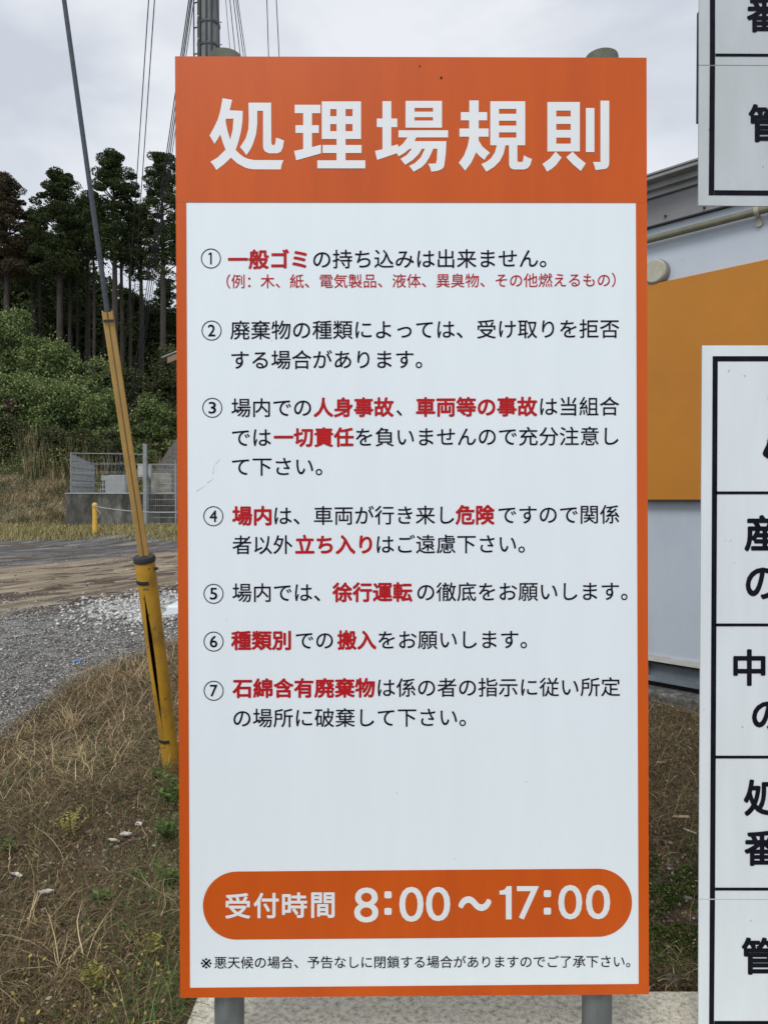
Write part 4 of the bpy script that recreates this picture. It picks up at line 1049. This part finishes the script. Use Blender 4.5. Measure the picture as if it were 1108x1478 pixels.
# moss and ground cover between the boards
n = 130000; x = rng.uniform(.6, 1.9, n); y = rng.uniform(2.25, 3.6, n)
k = (rng.random(n) < smooth(.25, .6, patch(x, y, 15, 4) * .6 + .4 * patch(x, y, 37, 7)) * smooth(2.28, 2.42, y) * smooth(3.3, 2.85, y)) & keep_out(x, y); x, y = x[k], y[k]
C = np.stack([x, y, H(x, y) + rng.random(len(x)) * .035 * smooth(.2, .9, patch(x, y, 23, 6)) + .006], 1)
V, F = leaf_quads(C, rng.uniform(.006, .013, len(x)), .8); np_mesh('moss', V, F, M['moss'], kind='stuff')
n = 2600; x = rng.uniform(-2.2, 2.0, n); y = 2.1 + 2.5 * rng.random(n) ** 1.2; k = keep_out(x, y) & ((x > .6) | (x < -.5)); x, y = x[k], y[k]
pebbles(np.stack([x, y, H(x, y) + .005], 1), rng.uniform(.004, .014, len(x)), M['stone'], 'soil_pebbles')

# individual weeds
def weed(px, py, h_, nst, label, m='weed', leaf=.03, group='green weeds at the foot of the rules board'):
    y = FPX * 1.54 / (py - 720.4); x = (px - CX) / FPX * y; z = Hs(x, y)
    t = empty('weed_plant', (x, y, z), 0, label, 'plant', group)
    sm = MB(); LV = []; LF = 0; Vs = []; Fs = []; off = 0
    for i in range(nst):
        az = rnd.uniform(0, 6.28); ln = rnd.uniform(.3, 1.0); hh = h_ * rnd.uniform(.5, 1)
        pts = [Vector((x, y, z))]
        for j in range(1, 6):
            q = j / 5; pts.append(Vector((x + math.cos(az) * ln * hh * q ** 1.4 * .8 + rnd.uniform(-.005, .005), y + math.sin(az) * ln * hh * q ** 1.4 * .8, z + hh * q * (1 - .25 * ln * q))))
        sm.tube(pts, [.0018, .0016, .0014, .0012, .001, .0006], 4)
        C = []; D = []
        for j in range(9):
            q = .25 + .75 * j / 8; a_ = pts[min(4, int(q * 5))]; b_ = pts[min(5, int(q * 5) + 1)]; c_ = a_.lerp(b_, (q * 5) % 1)
            for s_ in (-1, 1):
                aa = az + s_ * rnd.uniform(.8, 1.9); d_ = Vector((math.cos(aa), math.sin(aa), rnd.uniform(-.1, .5))).normalized()
                C.append(c_ + d_ * leaf * .5); D.append(d_)
        C = np.array([tuple(c) for c in C]); D = np.array([tuple(d) for d in D])
        V, F = leaf_quads(C, rng.uniform(.6, 1.1, len(C)) * leaf, .5, up_bias=2.5, dirs=D)
        Vs.append(V); Fs.append(F + off); off += len(V)
    sm.build('stem', M['weed'] if m == 'weed' else M['straw'], t)
    V = np.concatenate(Vs) - np.array([x, y, z]); F = np.concatenate(Fs)
    np_mesh('foliage', V, F, M[m], parent=t)
weed(247, 1165, .20, 16, 'bright green weed clump beside the foot of the yellow guy guard', leaf=.034)
weed(228, 1130, .13, 10, 'small green weed just left of the yellow guy guard base', leaf=.030)
weed(240, 1215, .14, 12, 'green leafy weed touching the left edge of the rules board', leaf=.028)
weed(236, 1290, .12, 12, 'low green weed below the leafy weed at the left board edge', leaf=.022)
weed(145, 1312, .08, 8, 'tiny dark green sprout alone among brown weeds', leaf=.034, group=None)
weed(100, 1215, .17, 10, 'yellow-green weed in the middle of the dry weed bank', m='weed_yellow', leaf=.020, group='yellowing weeds')
weed(130, 1440, .10, 14, 'yellowing weed patch at the bottom left, nearest the camera', m='weed_yellow', leaf=.018, group='yellowing weeds')
weed(215, 1385, .10, 12, 'yellowing weed at the lower left corner of the rules board', m='weed_yellow', leaf=.016, group='yellowing weeds')
weed(8, 1235, .10, 10, 'green tuft at the left edge of the photo on the dry bank', leaf=.022, group=None)
weed(132, 1150, .16, 12, 'bare brown twiggy weed standing on the dry bank', m='leaf_dead', leaf=.008, group=None)

# litter bits
def bit(px, py, pts, m, name, label, cat, th=.006, lift=.03):
    y = FPX * 1.52 / (py - 720.4); x = (px - CX) / FPX * y; z = Hs(x, y) + lift
    mb = MB(); f = [Vector((x + a, y + b, z + rnd.uniform(-.004, .004))) for a, b in pts]
    mb.prism(f, [v - Vector((0, 0, th)) for v in f]); tag(mb.build(name, M[m]), label, cat)
bit(18, 1268, [(-.03, .012), (.0, -.004), (.03, -.02), (.035, -.012), (.005, .008)], 'litter', 'wood_chip', 'pale splinter of wood at the left edge of the dry bank', 'wood chip')
bit(62, 1292, [(-.03, 0), (-.01, -.014), (.02, -.01), (.03, .01), (0, .016)], 'litter', 'paper_scrap', 'crumpled white scrap in the dark hollow of the bank', 'litter')
bit(160, 1215, [(-.02, 0), (.0, -.012), (.022, .0), (.002, .012)], 'litter', 'stone_chip', 'pale stone chip on bare soil left of the rules board', 'stone')
bit(178, 1204, [(-.025, -.006), (.02, -.012), (.03, .006), (-.01, .012)], 'litter', 'shell_scrap', 'pale curled scrap on bare soil beside the green weeds', 'litter')
bit(198, 1190, [(-.014, -.01), (.016, -.008), (.014, .01), (-.012, .010)], 'litter', 'stone_chip', 'rounded white stone on bare soil left of the rules board', 'stone')
bit(111, 978, [(-.03, -.02), (.03, -.012), (.034, .02), (-.02, .026)], 'blue', 'blue_scrap', 'small blue plastic scrap at the edge of the gravel', 'litter', lift=.03)
bit(997, 1205, [(-.02, .02), (-.012, .028), (.028, -.012), (.026, -.022)], 'litter', 'leaf', 'curled white leaf between the two boards', 'leaf', th=.003)
bit(985, 1185, [(-.04, .004), (.04, -.002), (.04, .004), (-.03, .010)], 'straw_pale', 'reed_stalk', 'pale reed stalk lying between the two boards', 'stalk', th=.004)
bit(973, 1130, [(-.03, .015), (.02, -.018), (.032, -.012), (-.012, .022)], 'wood', 'wood_chip', 'brown chip of wood between the two boards', 'wood chip', th=.012)
bit(956, 1108, [(-.03, .006), (.02, -.002), (.03, .004), (-.01, .012)], 'litter', 'wood_chip', 'pale flat chip between the boards near the rules board', 'wood chip', th=.005)
bit(975, 1418, [(-.018, -.014), (.014, -.018), (.024, .006), (.0, .022), (-.022, .01)], 'stone', 'pebble', 'buff pebble by the concrete footing between the boards', 'stone', th=.02, lift=.02)
bit(965, 1285, [(-.014, -.01), (.014, -.012), (.018, .008), (-.008, .014)], 'steel_blue', 'pebble', 'blue-grey pebble in the moss between the boards', 'stone', th=.014, lift=.015)
bit(996, 1300, [(-.016, -.010), (.014, -.012), (.018, .006), (-.008, .012)], 'stone', 'pebble', 'grey pebble in the moss next to the white table board', 'stone', th=.014, lift=.018)

# ------------------------------------------------------------------ verge grass and hillside tufts
n = 26000; x = rng.uniform(-17, -3, n); y = 22.6 + 6.2 * rng.random(n); k = in_frame(x, y, .3) & (x < -.25 * y) & ~((x > x0) & (y > YE - .1))
x, y = x[k], y[k]; base = np.stack([x, y, H(x, y)], 1)
V, F = blades(base, rng.uniform(.04, .20, len(x)) * (.3 + patch(x, y, 1.1, 2) + .3 * patch(x, y, 3.1, 2)), rng.uniform(.010, .025, len(x)), rng.uniform(0, .9, len(x)), rng.uniform(0, 6.28, len(x)), .4, 2)
np_mesh('verge_grass', V, F, M['verge'], kind='stuff')
n = 70000; x = rng.uniform(-22, -5, n); y = 28.3 + 9 * rng.random(n); k = in_frame(x, y, .5) & (x < -.24 * y); x, y = x[k], y[k]
base = np.stack([x, y, H(x, y)], 1)
V, F = blades(base, rng.uniform(.1, .5, len(x)) * (.4 + 1.0 * patch(x, y, 1.7, 1)), rng.uniform(.010, .026, len(x)), rng.uniform(.3, 1.7, len(x)), rng.uniform(0, 6.28, len(x)), .5, 2)
M['slope'] = mat('slope_grass', (.2, .17, .1), .9, ramp=[(.42, (.055, .090, .024)), (.50, (.20, .17, .075)), (.58, (.50, .39, .22))], scale=1.0, detail=6, island=[(0, (.04, .036, .02)), (.6, (.19, .16, .09)), (1, (.46, .38, .25))], island_mix=.42)
np_mesh('slope_grass', V, F, M['slope'], kind='stuff')

# ------------------------------------------------------------------ shrubs
def shrub(px, ytop, ybot, wpx, Y, label, m='shrub', nl=9000, ls=.20, group='shrubs on the hillside'):
    cx_ = PX(px, Y); zt = PZ(ytop, Y); zb_ = min(PZ(ybot, Y), Hs(cx_, Y)); w = wpx / FPX * Y / 2
    t = empty('shrub', (cx_, Y, zb_), 0, label, 'shrub', group)
    nl_ = 34; nl = int(nl * 1.9); ls *= .78; hh = zt - zb_
    lob = []
    for i in range(nl_):
        q = rnd.random(); a = rnd.uniform(0, 6.28); rr2 = math.sqrt(rnd.random()) * (1.12 - .55 * q)
        lob.append((math.cos(a) * rr2 * w * .8, math.sin(a) * rr2 * w * .55, hh * (.10 + .74 * q * rnd.uniform(.75, 1.12)), rnd.uniform(.16, .40) * min(w, hh * .6)))
    lob = np.array(lob); pick = rng.integers(0, nl_, nl)
    d = rand_unit(nl); rad = lob[pick, 3] * (rng.uniform(.5, 1.05, nl) ** .6 + (rng.random(nl) < .16) * rng.exponential(.35, nl))
    C = lob[pick, :3] + d * rad[:, None] * np.array([1, 1, .8]); C[:, 2] = np.maximum(C[:, 2], .02)
    C[:, 2] = np.minimum(C[:, 2], hh * 1.10)
    V, F = leaf_quads(C, rng.uniform(.6, 1.3, nl) * ls, .55, up_bias=.8)
    np_mesh('foliage', V, F, M[m], parent=t)
    for i in range(5):
        mb = MB(); a = rnd.uniform(0, 6.28); e = Vector((cx_ + math.cos(a) * w * .5, Y + math.sin(a) * w * .4, zb_ + hh * rnd.uniform(.5, .85)))
        b_ = Vector((cx_ + rnd.uniform(-.3, .3) * w, Y, zb_ - .1)); mb.tube([b_, b_.lerp(e, .5) + Vector((rnd.uniform(-.2, .2), 0, .1)), e], [.05, .035, .012], 5)
        mb.build('stem', M['bark'], t)
shrub(10, 432, 560, 120, 42, 'tall leafy shrub at the top left of the hillside, against the cedar trunks', nl=13000)
shrub(70, 476, 580, 110, 41, 'leafy shrub below the left cedars, right of the tallest shrub', nl=11000)
shrub(128, 506, 600, 100, 40, 'rounded shrub behind the slim yellow guard', nl=10000)
shrub(30, 530, 640, 120, 37, 'broad mid-green shrub in the middle of the left hillside', nl=11000, ls=.18)
shrub(95, 548, 650, 110, 36.5, 'mottled green shrub left of the slim yellow guard', nl=11000, ls=.18)
shrub(152, 560, 662, 90, 36, 'green bamboo-like shrub just behind the slim yellow guard', nl=9000, ls=.17)
shrub(218, 556, 672, 80, 37, 'pale green shrub between the wires and the rules board', nl=9000, ls=.18)
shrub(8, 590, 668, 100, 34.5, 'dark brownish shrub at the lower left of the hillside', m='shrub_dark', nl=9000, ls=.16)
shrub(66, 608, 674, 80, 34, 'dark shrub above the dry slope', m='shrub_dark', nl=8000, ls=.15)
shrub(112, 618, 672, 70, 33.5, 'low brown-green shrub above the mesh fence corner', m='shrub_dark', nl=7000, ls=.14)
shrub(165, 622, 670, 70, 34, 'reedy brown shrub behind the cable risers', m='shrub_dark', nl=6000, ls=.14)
shrub(205, 630, 672, 50, 33.5, 'small olive shrub left of the gravel heap', m='shrub', nl=5000, ls=.13)
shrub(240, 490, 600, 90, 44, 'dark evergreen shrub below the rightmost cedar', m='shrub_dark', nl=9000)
shrub(190, 520, 610, 80, 43, 'dark shrub behind the wires', m='shrub_dark', nl=8000)
shrub(275, 560, 680, 60, 39, 'shrub mostly hidden behind the left edge of the rules board', m='shrub', nl=5000)
shrub(16, 560, 640, 30, 36, 'small rust-brown shrub at the left edge of the hillside', m='shrub_brown', nl=1500, ls=.16)

# pale dry reeds standing among the lower shrubs
n = 2600; px_ = rng.uniform(20, 262, n); yy = rng.uniform(32.2, 33.6, n) + smooth(60, 0, px_) * 1.0; xx = (px_ - CX) / FPX * yy
k = rng.random(n) < .15 + .85 * smooth(.45, .8, patch(px_, yy, .09, 3)); xx, yy = xx[k], yy[k]
base = np.stack([xx, yy, H(xx, yy)], 1)
V, F = blades(base, rng.uniform(.5, 2.1, len(xx)), rng.uniform(.012, .03, len(xx)), rng.uniform(-.25, .35, len(xx)), rng.uniform(0, 6.28, len(xx)), .12, 4)
np_mesh('dry_reeds', V, F, M['slope'], kind='stuff')
n = 15000; xx = rng.uniform(-22, -6, n); yy = rng.uniform(31.6, 35, n) + .9 * smooth(-11, -14, xx); k = (xx < -.24 * yy) & in_frame(xx, yy, .4); xx, yy = xx[k], yy[k]
C = np.stack([xx, yy, H(xx, yy) + rng.random(len(xx)) * (.25 + 1.1 * patch(xx, yy, 1.3, 4))], 1)
V, F = leaf_quads(C, rng.uniform(.05, .16, len(xx)), .5, .8); np_mesh('hillside_weeds', V, F, M['shrub'], kind='stuff')

# ------------------------------------------------------------------ cedars
def cedar(px, ytop, wpx, Y, label, m='cedar', crown_bot=390, seed=0, nlobe=46, per=360, group='tall cedars on the hill'):
    r_ = random.Random(seed)
    x = PX(px, Y); zg = Hs(x, Y); zt = PZ(ytop, Y); zc = PZ(crown_bot, Y); w = wpx / FPX * Y / 2
    t = empty('cedar_tree', (x, Y, zg), 0, label, 'tree', group)
    mb = MB(); mb.tube([(x, Y, zg - .5), (x + .05, Y, zg + (zt - zg) * .5), (x, Y, zt - .8)], [.25, .17, .05], 10); mb.build('trunk', M['bark'], t, smooth=True)
    lob = []
    Hc = zt - zc
    nlobe = int(nlobe * 2.3)
    for i in range(nlobe):
        q = (i + r_.random()) / nlobe                      # 0 bottom, 1 top
        env = w * (.34 + .66 * math.sin(math.pi * min(1, (1 - q) * .62 + .05)) ** .8) * (1 - .25 * (1 - q) ** 3)
        if q > .9: env *= .75
        a = r_.uniform(0, 6.28); rad = env * (r_.uniform(.35, 1.08) if q < .7 else r_.uniform(.0, .95))
        s_ = r_.uniform(.32, .78) * (.8 + .25 * (1 - q))
        if q < .25 and r_.random() < .25: continue
        lob.append((math.cos(a) * rad, math.sin(a) * rad, zc - zg + Hc * q * .96, s_))
    lob.append((0, 0, zt - zg - .40, .42))
    lb = np.array(lob); nl = len(lb); N_ = nl * per; pick = np.repeat(np.arange(nl), per)
    d = rand_unit(N_); d[:, 2] = d[:, 2] * .5 + .05 - .12 * np.hypot(d[:, 0], d[:, 1])
    C = lb[pick, :3] + d * (lb[pick, 3] * rng.uniform(.35, 1.05, N_) ** .4)[:, None]
    V, F = leaf_quads(C, rng.uniform(.06, .17, N_), .6, up_bias=.7)
    np_mesh('crown', V, F, M[m], parent=t)
    mb = MB()
    for l in lob[::2]:
        z0_ = l[2] - .5 * r_.random() - .2
        mb.tube([(x, Y, zg + z0_ - .3), (x + l[0], Y + l[1], zg + l[2])], [.06, .02], 5)
    # bare snags on the lower trunk
    tag(mb.build('limb', M['bark'], t), kind='stuff')
    for i in range(7):
        mb = MB(); a = r_.uniform(0, 6.28); z0_ = zg + (zc - zg) * r_.uniform(.45, 1.0); mb.tube([(x, Y, z0_), (x + math.cos(a) * .9, Y + math.sin(a) * .9, z0_ + r_.uniform(-.1, .4))], [.03, .008], 4)
        mb.build('limb', M['bark'], t)
cedar(12, 248, 66, 50, 'brownish cedar at the left edge of the photo', m='cedar_brown', crown_bot=400, seed=3, nlobe=60)
cedar(88, 243, 78, 50, 'dense dark cedar left of the slanting guy wire', crown_bot=398, seed=4, nlobe=72)
cedar(167, 218, 78, 49, 'tall cedar with a domed crown just right of the guy wire', crown_bot=372, seed=5, nlobe=64)
cedar(236, 216, 66, 49, 'loose-crowned cedar touching the left edge of the rules board', crown_bot=400, seed=6, nlobe=46)
cedar(50, 300, 60, 55, 'lower cedar filling the gap behind the two left cedars', crown_bot=420, seed=7, nlobe=44)
cedar(128, 285, 60, 54, 'slimmer cedar behind the guy wire', crown_bot=370, seed=8, nlobe=40)
cedar(205, 300, 50, 55, 'thin cedar behind the paired wires', crown_bot=400, seed=9, nlobe=30)
cedar(285, 250, 60, 52, 'cedar hidden behind the top left of the rules board', crown_bot=400, seed=10, nlobe=30)
cedar(-45, 270, 70, 52, 'cedar just outside the left edge of the photo', crown_bot=400, seed=12, nlobe=40)
cedar(103, 380, 40, 57, 'small dark cedar low in the gap under the left cedars', crown_bot=480, seed=13, nlobe=20)
cedar(30, 390, 60, 60, 'far low cedar behind the brownish cedar trunk', crown_bot=490, seed=14, nlobe=30)
cedar(190, 420, 60, 60, 'far low cedar in the shade behind the paired wires', crown_bot=500, seed=15, nlobe=30)
cedar(145, 410, 50, 62, 'far low cedar behind the yellow guard tip', crown_bot=500, seed=16, nlobe=26)
cedar(240, 400, 60, 60, 'far low cedar behind the trunk next to the rules board', crown_bot=500, seed=17, nlobe=30)
cedar(75, 400, 60, 62, 'far low cedar between the left trunks', crown_bot=500, seed=18, nlobe=30)
# slim bare trunks between the crowns
for i, (px, ytop, Y, r0_, lb_) in enumerate(((102, 330, 52, .14, 'slim dark trunk under the dense left cedar'), (113, 340, 54, .12, 'slim trunk left of the guy wire'), (137, 330, 51, .13, 'slim trunk behind the guy wire'),
                        (151, 320, 56, .10, 'very thin trunk right of the guy wire'), (177, 360, 51, .18, 'pale trunk right of the yellow guard tip'), (189, 340, 53, .14, 'dark trunk beside the paired wires'), (60, 400, 53, .16, 'grey trunk above the left shrubs'),
                        (86, 390, 52, .2, 'pale trunk under the dense left cedar'))):
    x = PX(px, Y); zg = Hs(x, Y); t = empty('bare_trunk', (x, Y, zg), 0, lb_, 'tree', 'slim bare trunks among the cedars')
    mb = MB(); mb.tube([(x, Y, zg - .4), (x + .06, Y, (zg + PZ(ytop, Y)) / 2), (x, Y, PZ(ytop, Y))], [r0_, r0_ * .8, r0_ * .5], 8); mb.build('trunk', M['bark'], t, smooth=True)
    Cs = []
    for k in range(7):
        mb = MB(); z = zg + (PZ(ytop, Y) - zg) * rnd.uniform(.4, .98); a = rnd.uniform(0, 6.28); e = Vector((x + math.cos(a) * .7, Y + math.sin(a) * .7, z + .2)); mb.tube([(x, Y, z), e], [.03, .01], 4); mb.build('limb', M['bark'], t); Cs.append(tuple(e - Vector((x, Y, zg))))
    Cs = np.array(Cs); C = np.repeat(Cs, 70, 0) + rng.normal(scale=.28, size=(70 * len(Cs), 3)); V, F = leaf_quads(C, rng.uniform(.08, .2, len(C)), .7); np_mesh('foliage', V, F, M['cedar'], parent=t)
# dim undergrowth below the cedars
n = 360000; x = rng.uniform(-38, -6, n); y = 47 + 22 * rng.random(n) ** .75; k = (x < -.2 * y) & (x > -.6 * y); x, y = x[k], y[k]
C = np.stack([x, y, H(x, y) + rng.random(len(x)) * (1.0 + (7.4 + 4.2 * patch(x, y, .45, 1)) * smooth(55, 61, y))], 1)
V, F = leaf_quads(C, rng.uniform(.16, .46, len(x)), .6, .5); np_mesh('forest_undergrowth', V, F, M['cedar'], kind='stuff')
